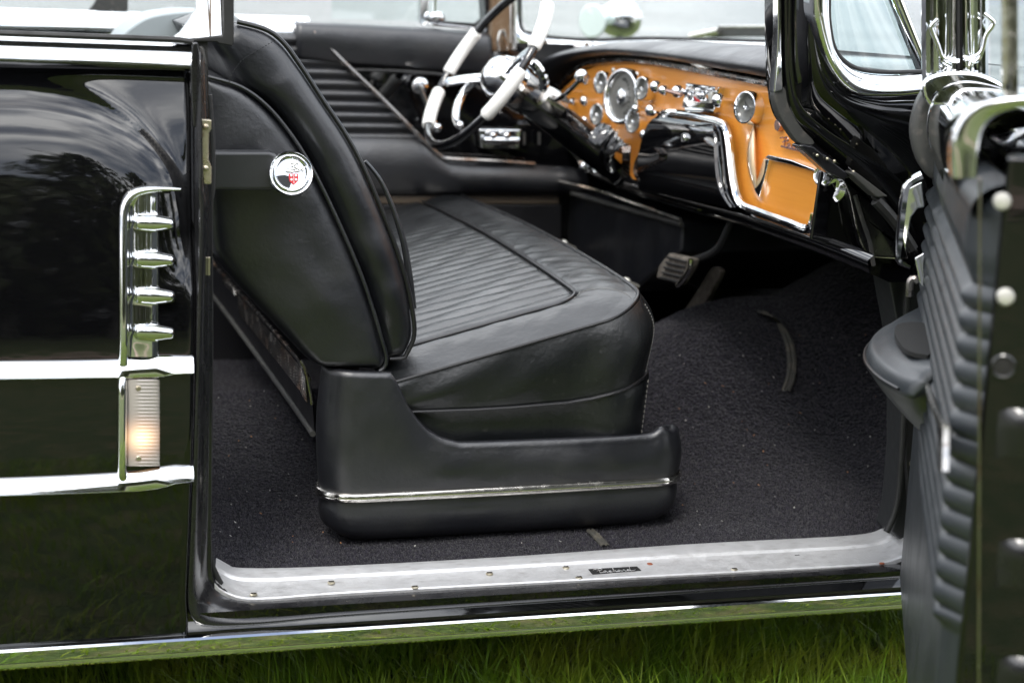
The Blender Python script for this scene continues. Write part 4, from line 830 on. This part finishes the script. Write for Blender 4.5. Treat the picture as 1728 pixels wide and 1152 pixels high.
# ================================================================== STEERING WHEEL
wc = np.array([.955, 1.222, 1.044]); wa, wb, WR = .575, -.087, .206
wax = np.array([-math.cos(wa)*math.cos(wb), math.cos(wa)*math.sin(wb), math.sin(wa)]); wu = nrm(np.cross(wax, [0, 0, 1])); wv = np.cross(wax, wu)
def wp(t, r=WR, h=0.): return wc+r*(math.cos(t)*wu+math.sin(t)*wv)+wax*h
def proj(p): d = p-CAM; w_ = d@fw; return np.array([CX+F_PX*(d@rt)/w_, CY-F_PX*(d@up)/w_])
TT = np.linspace(0, 2*math.pi, 720, endpoint=False); PR = np.array([proj(wp(t)) for t in TT])
def near(px, py): return TT[np.argmin(((PR-[px, py])**2).sum(1))]
q = MB(); q.tube([wp(t) for t in np.linspace(0, 2*math.pi, 96, endpoint=False)], .0098, 12, closed=True); wheel = q.build('steering_wheel', 'paint', car, sharp=0, label='thin black steering wheel with white grip sleeves')
def span(a, b):
    d = (b-a+math.pi) % (2*math.pi)-math.pi; return np.linspace(a, a+d, 26)
for p0, p1 in (((804, 52), (759, 125)), ((741, 152), (722, 212)), ((928, 8), (900, 82)), ((876, 116), (818, 196))):
    ts = span(near(*p0), near(*p1)); rr_ = np.full(26, .0150); rr_[0] = rr_[-1] = .0125
    q = MB(); q.tube([wp(t) for t in ts], rr_, 14); q.build('grip_sleeve', 'white_plastic', wheel, sharp=60)
hub = wc-wax*.055; 
q = MB(); q.lathe(hub, wax, [(.048, -.03), (.052, -.01), (.054, .012), (.050, .018), (.046, .030), (.036, .044), (.020, .052), (.002, .054)], 44); hb = q.build('wheel_hub', 'chrome', wheel, sharp=60)
for tt in (near(748, 141), near(748, 141)+math.pi):
    q = MB(); q.sweep(cr([hub+wax*.01, (hub+wp(tt))/2+wax*.01, wp(tt)], 14), [(.004, .010), (.006, 0), (.004, -.010), (-.004, -.010), (-.004, .010)], ref=wax); q.build('wheel_spoke', 'chrome', wheel, sharp=60)
# horn ring (half ring)
hr = MB(); t0 = near(748, 141); P = [hub+wax*.02+ (math.cos(t)*wu+math.sin(t)*wv)*.03 for t in (t0,)]
bt = near(735, 242); dd = (bt-t0+math.pi) % (2*math.pi)-math.pi; sgn = 1 if dd > 0 else -1
for k, (da, r_) in enumerate(((-.02, .075), (.05, .105), (.18, .128), (.4, .138), (.7, .140), (1.0, .140), (1.25, .140))): P.append(hub+wax*.028+(math.cos(t0+sgn*da)*wu+math.sin(t0+sgn*da)*wv)*r_)
hr.tube(cr(P, 40), .0095, 10); hr.build('horn_ring', 'chrome', wheel, sharp=0)
q = MB(); e2 = at(1012, 258, x=1.22); q.tube(cr([hub-wax*.02, hub*.7+e2*.3, e2, e2+(e2-hub)*.3], 20), np.linspace(.036, .040, 20), 22); colm = q.build('steering_column', 'paint', car, sharp=0)
q = MB(); q.lathe(hub-wax*.03, -wax, [(.046, 0), (.044, .04), (.038, .06), (.034, .062)], 30); q.build('column_collar', 'chrome_dark', colm)
q = MB(); q.tube(cr([at(885, 100, x=1.0), at(905, 112, x=1.02), at(918, 138, x=1.04), at(915, 150, x=1.04)], 12), .011, 8); q.build('signal_lever', 'chrome', colm)
q = MB(); q.tube(cr([at(926, 170, x=1.08), at(945, 166, x=1.08), at(962, 152, x=1.1), at(980, 134, x=1.12)], 14), .0052, 8); sl_ = q.build('shift_lever', 'paint', colm)
q = MB(); q.ball(at(981, 129, x=1.12), .0145, 18); q.build('lever_knob', 'chrome', sl_)
q = MB(); q.lathe(at(930, 170, x=1.08), wax, [(.026, -.03), (.028, 0), (.024, .02), (.01, .022)], 24); q.build('lever_collar', 'chrome_old', colm)
# pedals
def pq(pts, x): return [at(a, b, x=x) for a, b in pts]
q = MB(); q.prism(pq([(1127, 427), (1166, 436), (1162, 452), (1143, 481), (1106, 470), (1112, 446)], 1.27), (.022, 0, 0)); br = q.build('brake_pedal', 'pedal_rubber', car, bevel=.006)
q = MB(); q.tube(cr(pq([(1166, 437), (1163, 455), (1152, 472), (1143, 481)], 1.262), 16), .0055, 8); q.build('pedal_trim', 'chrome_old', br)
q = MB(); q.tube(cr(pq([(1160, 442), (1195, 430), (1214, 416), (1226, 392), (1240, 360)], 1.30), 20), .008, 8); q.build('pedal_arm', 'rubber', br)
q = MB()
for k in range(5): q.tube(pq([(1124-3*k+2, 434+k*8.5), (1156-3*k+2, 442+k*8.5)], 1.266), .0022, 6)
q.build('pedal_ribs', 'rubber', br)
q = MB(); q.prism(cr(pq([(1152, 530), (1176, 530), (1196, 498), (1214, 462), (1212, 452), (1203, 450), (1196, 456), (1178, 486)], 1.40), 40, True), (.014, 0, 0)); ac = q.build('accelerator_pedal', 'pedal_rubber', car, bevel=.004)
q = MB(); q.tube(pq([(1160, 476), (1180, 486)], 1.42), .003, 6); q.build('pedal_rod', 'rubber', ac)
q = MB(); q.prism(pq([(1238, 420), (1300, 405), (1378, 392), (1330, 418), (1290, 440), (1244, 472)], 1.62), (.03, 0, 0)); bx = q.build('pedal_bracket', 'brown_bracket', car, bevel=.004)

# ================================================================== WINDSHIELD
# far pillar
q = MB(); q.prism(ats([(836, -160), (862, -160), (862, 88), (830, 88), (830, 60)], y=1.60), (0, .06, 0)); fp = q.build('far_windshield_pillar', 'brown_metal', car, bevel=.006)
q = MB(); q.prism(ats([(808, -160), (836, -160), (832, 60), (828, 88), (824, 88), (820, 40)], y=1.63), (0, .06, 0)); q.build('pillar_seal', 'paint_worn', fp, bevel=.004)
q = MB(); q.tube(ats([(867, -160), (867, 84)], y=1.60), .0075, 8); q.tube(cr(ats([(842, 86), (842, 66), (848, 50), (853, 66), (856, 84)], y=1.58), 14), .005, 6); q.build('pillar_bead', 'chrome_old', fp)
# surround: left upright, curved base
base = [(872, -160), (872, 20), (876, 50), (890, 64), (930, 72), (1000, 76), (1090, 74), (1200, 76), (1330, 80)]
def wz(px, py): x = np.interp(px, [870, 900, 1000, 1200, 1330], [1.20, 1.22, 1.36, 1.52, 1.60]); return at(px, py, x=x)
P = cr([wz(*p) for p in base], 80); q = MB(); q.sweep(P, [(0, .018), (.010, .016), (.016, .006), (.014, -.004), (.006, -.010), (-.006, -.012), (-.006, .018)], ref=(-1, -.2, .1), cprof=True); ws = q.build('windshield', 'chrome', car, sharp=40, label='wraparound windshield with bright surround')
q = MB(); q.tube(cr([wz(px+(6 if px < 890 else 0), py-(9 if px > 880 else 0)) for px, py in base], 80), .0045, 8); q.build('glass_seal', 'rubber', ws)
gp = [(878, -260), (1330, -260), (1330, 70), (1200, 66), (1090, 64), (1000, 66), (930, 60), (896, 54), (880, 30)]
q = MB(); G = []
for px in np.linspace(880, 1335, 30):
    pb = np.interp(px, [880, 896, 930, 1000, 1090, 1200, 1335], [34, 54, 61, 67, 65, 67, 71]); p = wz(px, pb); G.append([p, p+np.array([-.10, 0, .16]), p+np.array([-.26, 0, .40])])
q.grid(G); q.build('windshield_glass', 'glass', ws, sharp=0)
# wiper
q = MB(); q.prism([at(*p, x=1.85) for p in ((1165, 60), (1200, 50), (1225, 45), (1330, 44), (1340, 62), (1250, 62), (1200, 64))], (.02, 0, 0)); wi = q.build('wiper', 'rubber_grey', car, bevel=.004)
q = MB(); q.tube([at(*p, x=1.84) for p in ((1166, 62), (1214, 52))], .010, 8); q.tube([at(*p, x=1.84) for p in ((1214, 46), (1330, 44))], .004, 6); q.build('wiper_arm', 'chrome_old', wi)
# far side mirror: chrome bullet
mc = at(1046, 32, y=2.35); q = MB(); q.lathe(mc, nrm((.93, -.32, .05)), [(.002, -.072), (.018, -.068), (.036, -.052), (.050, -.028), (.057, 0), (.056, .018), (.050, .038), (.036, .055), (.018, .064), (.002, .067)], 40); mi = q.build('door_mirror', 'chrome', car, sharp=50, label='round chrome bullet mirror beyond the windshield')
# its visible round backing disc to the left
q = MB(); q.lathe(at(1000, 36, y=2.30), (-.8, -.6, 0), [(.046, -.006), (.049, 0), (.045, .004), (.001, .004)], 36); q.build('mirror_glass', 'mirror_pale', mi)
q = MB(); q.tube([mc+np.array([0, 0, -.05]), mc+np.array([.0, 0, -.16])], .014, 12); q.build('mirror_stalk', 'chrome', mi)

# ---- front fender, wheel and tail of the hood on this side (mostly behind the open door)
def fz(x): return 1.03-.02*np.clip(x-1.9, 0, None)
G = []
for x in np.linspace(1.46, 3.6, 90):
    dxw = abs(x-2.35); z0 = .26 if dxw > .40 else .36+math.sqrt(.40**2-dxw**2)*.92; row = [(x, .10, z0-.01), (x, .02, z0)]
    for z in np.linspace(z0, fz(x)-.03, 26): row.append((x, float(base_y(z))-.01, z))
    y1 = float(base_y(fz(x)-.03))-.01
    for a_f in np.linspace(.2, 1, 6)*math.pi/2: row.append((x, y1+.03*math.sin(a_f)*1.4, fz(x)-.03+.03*(math.sin(a_f)))) 
    row.append((x, y1+.20, fz(x)+.003)); G.append(row)
ff = MB().grid(G).build('front_fender', 'paint', car, sharp=0)
q = MB(); wo = (2.35, .12, .36); q.lathe(wo, (0, -1, 0), [(.20, -.14), (.30, -.14), (.345, -.10), (.355, -.04), (.352, .02), (.335, .05), (.29, .065), (.22, .06), (.20, .03)], 64); wh = q.build('front_wheel', 'rubber', car, sharp=60)
q = MB(); q.lathe(wo, (0, -1, 0), [(.215, .02), (.212, .05), (.19, .055), (.16, .035), (.10, .045), (.06, .075), (.001, .085)], 48); q.build('hub_cap', 'chrome', wh, sharp=50)
q = MB(); q.box((1.50, .05, .27), (1.52, .30, 1.0)); q.build('fender_inner', 'mud', car); q = MB(); q.box((1.9, .05, .27), (1.92, .6, 1.0)); q.build('fender_inner', 'mud', car)

# ---- near pillar (black dogleg) with chrome surround and side glass
E1 = [(1312, -160), (1312, 0), (1313, 80), (1316, 150), (1330, 205), (1372, 243), (1425, 288), (1478, 340), (1515, 392), (1548, 450)]
E2 = [(1385, -160), (1380, 0), (1383, 60), (1395, 115), (1428, 158), (1480, 172), (1530, 172), (1568, 172), (1600, 176), (1640, 182)]
n = 90; a = cr([at(x, y, y=.085) for x, y in E1], n); c = cr([at(x, y, y=.02) for x, y in E2], n); G = []
for i in range(n):
    row = [a[i]+[.01, .07, 0], a[i]]
    for t, d in ((.06, .006), (.14, .010), (.22, .009), (.28, .004), (.32, .006), (.40, .016), (.52, .026), (.66, .032), (.80, .030), (.88, .022), (.92, .018), (.97, .016), (1, .008)):
        p = a[i]*(1-t)+c[i]*t; row.append(p+np.array([-.3*d, -d, .3*d]))
    row.append(c[i]+[0, .03, 0]); G.append(row)
near_p = MB().grid(G).build('near_windshield_pillar', 'paint', car, sharp=0, label='glossy black dogleg windshield pillar above the hinge')
# cowl side below the pillar
q = MB(); G = []
t1 = cr([at(x, y, y=.012) for x, y in ((1425, 285), (1450, 262), (1480, 240), (1520, 215), (1620, 200))], 30); t2 = cr([at(x, y, y=.03) for x, y in ((1430, 292), (1470, 335), (1505, 385), (1540, 445), (1640, 470))], 30)
C1 = c[int(n*.50):]; C1 = lin(C1, 30); t2 = lin(a[int(n*.58):], 30)
# strip seals and trims at the pillar
q = MB(); q.prism(cr(ats([(1308, 156), (1325, 148), (1332, 178), (1352, 214), (1376, 242), (1350, 243), (1328, 216), (1313, 188)], y=.07), 40, True), (0, .02, 0)); q.build('pillar_weatherstrip', 'rubber_grey', near_p, bevel=.004)
q = MB(); q.prism(ats([(1313, -160), (1318, -160), (1320, 90), (1322, 152), (1306, 157), (1311, 100), (1313, 60)], y=.066), (0, .02, 0)); q.build('pillar_edge_trim', 'chrome', near_p, bevel=.002)
q = MB(); q.prism(ats([(1347, 246), (1356, 243), (1374, 247), (1400, 268), (1438, 296), (1425, 305), (1395, 290)], y=.06), (0, .03, 0)); q.build('pillar_foot', 'paint_worn', near_p, bevel=.004)
q = MB(); q.prism(ats([(1434, 292), (1445, 290), (1500, 332), (1480, 334), (1462, 318)], y=.045), (0, .03, 0)); q.build('pillar_flange', 'rubber_grey', near_p, bevel=.003)
q = MB(); P = cr(ats([(1478, 338), (1500, 362), (1520, 388), (1540, 420)], y=.055), 60)
for k in range(0, 60, 3): q.tube([P[k]+[-.008, 0, .006], P[k]+[.008, -.004, -.006]], .0022, 6)
q.tube(P, .010, 8); q.build('door_seal', 'rubber', near_p)
for p in ((1396, 268), (1379, 262), (1408, 272), (1440, 290)): q = MB(); q.ball(at(*p, y=.055), .003, 8); q.build('pillar_rivet', 'zinc', near_p)
# inner hinge pillar (black panels below the dash end)
hp2 = slabp([(1385, 288), (1425, 300), (1505, 385), (1560, 455), (1560, 462), (1480, 456), (1455, 432), (1368, 404)], .14, .008, 'dash_end_panel', 'paint', car, .004, 'glossy black side panel at the dash end')
slabp([(1427, 306), (1500, 372), (1548, 440), (1548, 436), (1470, 432), (1455, 412), (1441, 355)], .12, .02, 'hinge_cover', 'paint_worn', hp2, .004)
q = MB(); q.tube(cr(ats([(1425, 306), (1434, 328), (1441, 360), (1447, 390), (1455, 414), (1468, 430), (1484, 434), (1545, 437)], y=.115), 50), .0016, 6); q.build('cover_edge', 'chrome_old', hp2)
q = MB(); q.tube(cr(ats([(1443, 330), (1455, 370), (1468, 410), (1474, 448)], y=.115), 30), .004, 6); q.build('cover_wire', 'rubber_grey', hp2)
# front pillar and seal
pil = slabp([(1500, 470), (1620, 440), (1620, 960), (1545, 935), (1505, 897), (1515, 860), (1524, 760), (1524, 600)], .10, .06, 'hinge_pillar', 'mud', car, .004, 'dark hinge pillar behind the open door')
q = MB(); q.tube(cr(ats([(1535, 462), (1530, 520), (1528, 600), (1524, 720), (1518, 820), (1510, 865), (1496, 897)], y=.085), 50), .0058, 10); q.build('pillar_seal', 'rubber', pil)
slabp([(1528, 700), (1545, 690), (1560, 700), (1560, 860), (1534, 850), (1530, 780)], .09, .02, 'hinge_leaf', 'rubber', pil, .003)
for p in ((1541, 782), (1541, 905)): q = MB(); q.lathe(at(*p, y=.088), (0, -1, 0), [(.007, -.003), (.007, .001), (.004, .003), (.001, .0025)], 14); q.build('pillar_screw', 'zinc', pil)
# chrome side surround (sweep with broad section) and glass
op_ = [(1372, -160), (1366, 0), (1372, 50), (1390, 105), (1418, 145), (1450, 162), (1500, 164), (1545, 160), (1575, 158), (1600, 156)]
ip_ = [(1402, -160), (1396, 0), (1398, 50), (1406, 85), (1424, 108), (1452, 121), (1500, 125), (1545, 123), (1575, 121), (1600, 120)]
n = 80; a = cr(ats(op_, y=.0), n); c = cr(ats(ip_, y=.03), n); G = []
for i in range(n):
    row = [a[i]+[0, .03, 0]]
    for t, d in ((0, 0), (.05, .012), (.15, .020), (.32, .026), (.5, .026), (.68, .020), (.8, .010), (.86, .012), (.94, .010), (1, .0)): p = a[i]*(1-t)+c[i]*t; row.append(p+np.array([0, -d, 0]))
    row.append(c[i]+[0, .02, 0]); G.append(row)
sur = MB().grid(G).build('side_glass_surround', 'chrome', car, sharp=0, label='heavy chrome surround of the windshield corner')
q = MB(); q.tube(cr(ats([(x+3, y-3) for x, y in ip_[:6]]+[(1500, 122), (1555, 121)], y=.022), 60), .0035, 8); q.build('glass_seal', 'rubber', sur)
G = []
for t in np.linspace(0, 1, 24):     # curved corner of the windshield glass turning away to the front
    yb_ = .03+.10*t**2; pA = at(1396+(1562-1396)*t, 124, y=yb_); pB = at(1392+(1510-1392)*t, 0, y=yb_); pC = pB+(pB-pA)*1.2; G.append([pA, pB, pC])
MB().grid(G).build('corner_glass', 'glass_deep', sur, sharp=0)
q = MB(); P = lin([at(1563, 128, y=.12), at(1512, 0, y=.12), at(1462, -126, y=.12)], 12); q.sweep(P, [(.0, .008), (.008, .007), (.010, 0), (.007, -.008), (0, -.012), (-.006, -.010), (-.006, .008)], ref=(0, -1, .2)); q.build('corner_glare', 'chrome', sur, sharp=40)  # chrome strip added to imitate a bright reflection on the corner glass
# ================================================================== OPEN PASSENGER DOOR
Fp = np.array([1.352, -.05]); Np = np.array([.906, -.90]); dl = np.linalg.norm(Np-Fp); dd_ = np.r_[(Np-Fp)/dl, 0]; dn = np.array([-dd_[1], dd_[0], 0]); dn = dn if dn[0] < 0 else -dn
def D(s, w, z): return np.array([Fp[0], Fp[1], 0])+dd_*s*dl+dn*w+np.array([0, 0, z])
def onD(px, py, w=0.): p0 = D(0, w, 0); return on(px, py, p0, dn)          # point on the inner face
def onE(px, py, s=1.): return on(px, py, D(s, 0, 0), dd_)                  # point on the end face
q = MB(); q.prism([D(0, -.004, .28), D(1, -.004, .28), D(1, -.004, 1.075), D(0, -.004, 1.075)], -dn*.125); door = q.build('open_door', 'paint', car, bevel=.006, label='open passenger door seen nearly edge on')
# shut face details
for px, py, r in ((1691, 340, .0088), (1697, 501, .0088)):
    c0 = onE(px, py, 1.003); q = MB(); q.lathe(c0, dd_, [(r, -.004), (r, .002), (r*.75, .005), (r*.3, .0058), (.0005, .006)], 22); q.build('door_rivet', 'rivet', door)
c0 = onE(1693, 618, 1.002); q = MB(); q.lathe(c0, dd_, [(.0125, -.004), (.0125, .0005), (.011, .0015), (.0100, .001), (.0095, -.004)], 26); hl = q.build('latch_hole', 'paint_worn', door, sharp=50); q = MB(); q.lathe(c0, dd_, [(.0100, -.004), (.0100, -.0008), (.0005, -.0004)], 20); q.build('hole_inside', 'hole', hl)
for py in (705, 925, 1122):       # pressed steps catching the light
    P = cr([onE(x, y, 1.0) for x, y in ((1684, py+6), (1704, py+0), (1735, py+2), (1790, py+4))], 16); G = []
    for i, p in enumerate(P): k = min(1, i/5); G.append([p+np.array([0, 0, .010]), p+dd_*.003*k+np.array([0, 0, .006]), p+dd_*.008*k+np.array([0, 0, -.004]), p+dd_*.006*k+np.array([0, 0, -.012]), p+np.array([0, 0, -.04])])
    MB().grid(G).build('pressed_step', 'paint_worn', door, sharp=0)
q = MB(); q.prism([onE(x, y, 1.004) for x, y in ((1651, 300), (1656, 300), (1654, 1230), (1649, 1230))], -dn*.001+dd_*-.01); q.build('edge_strip', 'chrome_dark', door, bevel=.001)
# leather panel with horizontal pleats
zz = np.linspace(.30, 1.035, 420); G = []
zb0, zb1 = .565, .985; pitch_ = .0268
for z in zz:
    row = []
    for s in np.linspace(0, 1, 40):
        ztop_ = .985+.030*s; off = .016
        if zb0+.05*(1-s) < z < zb1-.03: ph = abs(math.sin((z-zb0)/pitch_*math.pi)); off += .013*ph**.55*sst(zb0+.05*(1-s), zb0+.05*(1-s)+.02, z)*(1-sst(zb1-.06, zb1-.03, z))*1.0
        if z > zb1-.05: off += .012*sst(zb1-.05, zb1-.01, z)
        ed = min(s*dl, (1-s)*dl); off *= min(1, (max(ed, 0)/.018))**.5 if ed < .018 else 1
        if z > ztop_: off *= max(0, 1-((z-ztop_)/.02)**2)
        row.append(D(s*.985, off-.004, min(z, ztop_+.02)))
    G.append(row)
pan = MB().grid(G).build('door_trim', 'leather_door', door, sharp=0, label='pleated leather trim of the open door')
q = MB(); P = [D(s, .034+.0*s, z) for s, z in ((.02, .73), (.2, .70), (.45, .655), (.6, .615), (.63, .60), (.635, .52))]
q = MB(); q.tube(cr([onD(x, y, .026) for x, y in ((1556, 600), (1562, 635), (1574, 680), (1588, 712), (1596, 722))], 24), .0045, 8); q.prism([onD(x, y, .028) for x, y in ((1592, 720), (1602, 720), (1601, 795), (1594, 795))], dn*.006); q.build('trim_moulding', 'chrome_old', pan, bevel=.0)
# arm rest
G = []
s0, s1 = .12, .56
for s in np.linspace(s0, s1, 36):
    t = (s-s0)/(s1-s0); wdt = .080*math.sin(math.pi*min(.999, .04+.93*t))**.55; zt_ = .772; zb_ = zt_-.03-.120*math.sin(math.pi*t)**.9; row = [D(s, .01, zt_-.012)]
    for k in np.linspace(0, 1, 8): row.append(D(s, .01+wdt*k, zt_-.004-.020*k**3))
    for a in np.linspace(.2, 1, 6)*math.pi/2: row.append(D(s, .01+wdt+.012*math.sin(a)*(1 if wdt > .02 else .2), zt_-.024-.026*(1-math.cos(a))))
    for k in np.linspace(.1, 1, 8): row.append(D(s, .01+wdt*(1-k**1.3)+.010*(1-k), zt_-.050+(zb_-zt_+.050)*k))
    G.append(row)
G = [[np.mean(G[0], axis=0)]*len(G[0])]+G+[[np.mean(G[-1], axis=0)]*len(G[0])]
ar = MB().grid(G).build('armrest', 'leather_door', door, sharp=0, label='padded leather armrest with a pull recess')
P = cr([g[13]+np.array([-.002, 0, .0]) for g in G[1:-1][::3]], 40); q = MB(); q.tube(P, .0024, 6); q.build('armrest_piping', 'piping', ar)
q = MB(); q.prism(cr([D(s, w, .7722) for s, w in ((.30, .02), (.30, .055), (.36, .066), (.44, .062), (.50, .05), (.50, .02))], 30, True), (0, 0, -.006)); q.build('pull_recess', 'dark_gap', ar)
# chrome inside handle
q = MB(); G = []
A = cr([onE(x, y, .22) for x, y in ((1556, 296), (1540, 304), (1530, 316), (1524, 350), (1519, 400), (1516, 432), (1520, 442), (1536, 450))], 30); 
q.sweep(A, [(.0, .008), (.006, .006), (.007, -.004), (.002, -.012), (-.004, -.010), (-.004, .008)], ref=dn, scale=np.r_[np.full(20, 1.), np.linspace(1, .5, 10)]); ih = q.build('inside_handle', 'chrome', door, sharp=50, label='chrome inside door handle')
q = MB(); q.prism([onE(x, y, .23) for x, y in ((1532, 318), (1556, 306), (1560, 350), (1548, 352), (1538, 366), (1528, 425), (1522, 400))], -dd_*.01); q.build('handle_plate', 'chrome', ih, bevel=.002)
q = MB(); q.prism([onE(x, y, .2) for x, y in ((1543, 436), (1560, 426), (1560, 486), (1552, 478))], -dd_*.01); q.build('crank_base', 'chrome', door, bevel=.002)
q = MB(); q.tube(cr([onE(x, y, .15) for x, y in ((1534, 500), (1536, 476), (1542, 470), (1550, 474))], 12), .006, 8); q.build('crank_stem', 'chrome_dark', door)
# door top: end cap, outer belt tube, hinge-end pad
def arch(outer, inner, s, depth, name, m, par, lab=None):
    q = MB(); o_ = cr([onE(x, y, s) for x, y in outer], 40); i_2 = cr([onE(x, y, s) for x, y in inner], 40); G = []
    for i in range(40):
        mid = (o_[i]+i_2[i])/2
        G.append([o_[i]-dd_*depth, o_[i]-dd_*.006, o_[i]*.97+i_2[i]*.03-dd_*.001, o_[i]*.85+i_2[i]*.15+dd_*.002, mid+dd_*.0025-dd_*.004, o_[i]*.12+i_2[i]*.88-dd_*.002, i_2[i]-dd_*.008, i_2[i]-dd_*depth])
    return q.grid(G).build(name, m, par, sharp=0, label=lab)
cap = arch([(1606, 300), (1604, 270), (1606, 235), (1617, 205), (1640, 180), (1680, 168), (1728, 163), (1800, 160)], [(1650, 301), (1651, 280), (1653, 245), (1660, 218), (1678, 198), (1705, 187), (1735, 183), (1800, 182)], 1.01, .13, 'belt_end_cap', 'chrome', door, 'chrome end cap on top of the open door')
q = MB(); O = cr([onE(x, y, .22) for x, y in ((1572, 250), (1566, 225), (1568, 190), (1582, 158), (1610, 142), (1645, 140), (1690, 150), (1740, 170))], 40)
G = [[p+dd_*dl*k+(np.array([0, 0, .0])) for p in O] for k in np.linspace(0, .55, 12)]; G = [[p*.999+np.array([0, 0, -.02])*.0+dd_*-.002 for p in O]]+G
MB().grid(G).build('belt_moulding', 'chrome', door, sharp=0)
q = MB(); q.prism(cr([onE(x, y, .24) for x, y in ((1575, 250), (1570, 225), (1574, 195), (1590, 170), (1620, 160), (1700, 170), (1760, 200), (1760, 280), (1600, 300))], 40, True), dd_*.2); q.build('door_top', 'paint', door, bevel=.003)
q = MB(); q.prism(cr([onE(x, y, .10) for x, y in ((1546, 268), (1535, 235), (1534, 205), (1544, 168), (1564, 138), (1590, 127), (1616, 128), (1640, 150), (1660, 200), (1640, 290), (1575, 296))], 50, True), dd_*.08); q.build('hinge_end_pad', 'rubber_grey', door, bevel=.012, seg=4)
G = []
for s in np.linspace(.22, .985, 24):
    row = []
    for a in np.linspace(-.2, 1, 12)*math.pi*.5: row.append(D(s, -.02+.045*math.cos(a), 1.0+.018*s+.04*math.sin(a)*(1-.3*s)))
    G.append(row)
MB().grid(G).build('top_roll', 'leather_door', door, sharp=0)
# vent window channels standing at the front of the door
def post(px0, px1, s, prof, m='chrome', name='window_channel', par=door, pyb=150, ptop=-200):
    A0 = onE(px0, pyb, s); A1 = onE(px1, pyb, s); B0 = onE(px0-2, ptop, s); W_ = A1-A0; G = []
    for t in (0, .25, .5, .75, 1): base_ = A0*(1-t)+B0*t; G.append([base_+W_*a+dd_*b_ for a, b_ in prof])
    return MB().grid(G).build(name, m, par, sharp=30)
pf = [(0, -.02), (0, 0), (.12, .006), (.25, .002), (.34, .010), (.42, .0105), (.5, .002), (.60, .006), (.72, .004), (.80, .0), (.90, .006), (1, .006), (1, -.02)]
ch = post(1556, 1613, .16, pf, pyb=170); ch['label'] = 'tall chrome window channel rising from the door'
post(1625, 1668, .16, [(1-a, b_) for a, b_ in pf][::-1], pyb=175)
post(1612, 1626, .162, [(0, -.01), (.1, .0), (.35, -.008), (.65, -.008), (.9, 0), (1, -.01)], m='rubber', name='channel_gap', pyb=175)
post(1692, 1718, .80, [(0, -.02), (0, 0), (.3, .002), (.7, .002), (1, 0), (1, -.02)], m='chrome_old', name='rear_glass_edge', pyb=172)
for P in (((1619, 103), (1600, 101), (1590, 96), (1582, 75), (1573, 52), (1572, 44), (1583, 33)), ((1628, 100), (1645, 96), (1657, 86), (1664, 60), (1676, 42), (1673, 34), (1660, 24))):
    q = MB(); q.tube(cr([onE(x, y, .19) for x, y in P], 40), .0033, 10); q.build('wire_hook', 'chrome', ch)
q = MB(); q.tube(cr([onE(x, y, .19) for x, y in ((1590, 97), (1592, 104), (1604, 112), (1596, 118), (1600, 128))], 20), .003, 8); q.tube(cr([onE(x, y, .19) for x, y in ((1657, 88), (1650, 102), (1638, 106), (1636, 130))], 20), .003, 8); q.build('hook_stem', 'chrome', ch)
q = MB(); q.prism(cr([onE(x, y, .17) for x, y in ((1556, 135), (1580, 122), (1620, 118), (1660, 125), (1700, 150), (1700, 190), (1600, 190), (1560, 170))], 40, True), dd_*.04); q.build('channel_foot', 'chrome', door, bevel=.006)
q = MB(); q.prism([onE(x, y, .15) for x, y in ((1668, -220), (1800, -220), (1800, 150), (1672, 150))], dd_*.004); q.build('vent_glass', 'glass', door, flat=True)

# crumbs on the carpet
q = MB(); r0 = np.random.default_rng(11)
pts = [(397, 885), (390, 855), (500, 840), (389, 908), (440, 870), (545, 902), (575, 920), (424, 740), (510, 745), (1157, 713), (1322, 662), (1288, 765), (1272, 738), (1305, 640), (1340, 860), (1280, 822), (1238, 818), (1254, 604), (1196, 690), (1307, 755), (1468, 740), (1350, 700), (1190, 650), (945, 917), (880, 920), (1010, 905), (700, 925), (1383, 650), (1220, 655), (1430, 800)]
for k in range(45): pts.append((r0.uniform(1120, 1500), r0.uniform(560, 890)))
for k in range(22): pts.append((r0.uniform(362, 530), r0.uniform(640, 940)))
for k, (x, y) in enumerate(pts):
    p = fl(x, y); s = r0.uniform(.0010, .0020) if k < 30 else r0.uniform(.0005, .0012); q.mi = int(r0.uniform() < .4); a = r0.uniform(0, 3); dx = np.array([math.cos(a), math.sin(a), .3]); dy = np.array([-math.sin(a), math.cos(a), .2]); q.prism([p-dx*s*1.5, p-dy*s*.7, p+dx*s*1.5, p+dy*s*.7], (0, 0, .0008))
tag(q.build('crumbs', ['rivet', 'rust_light'], None, flat=True), 'tiny pale crumbs and dry bits scattered on the dark carpet', 'crumbs', kind='stuff')
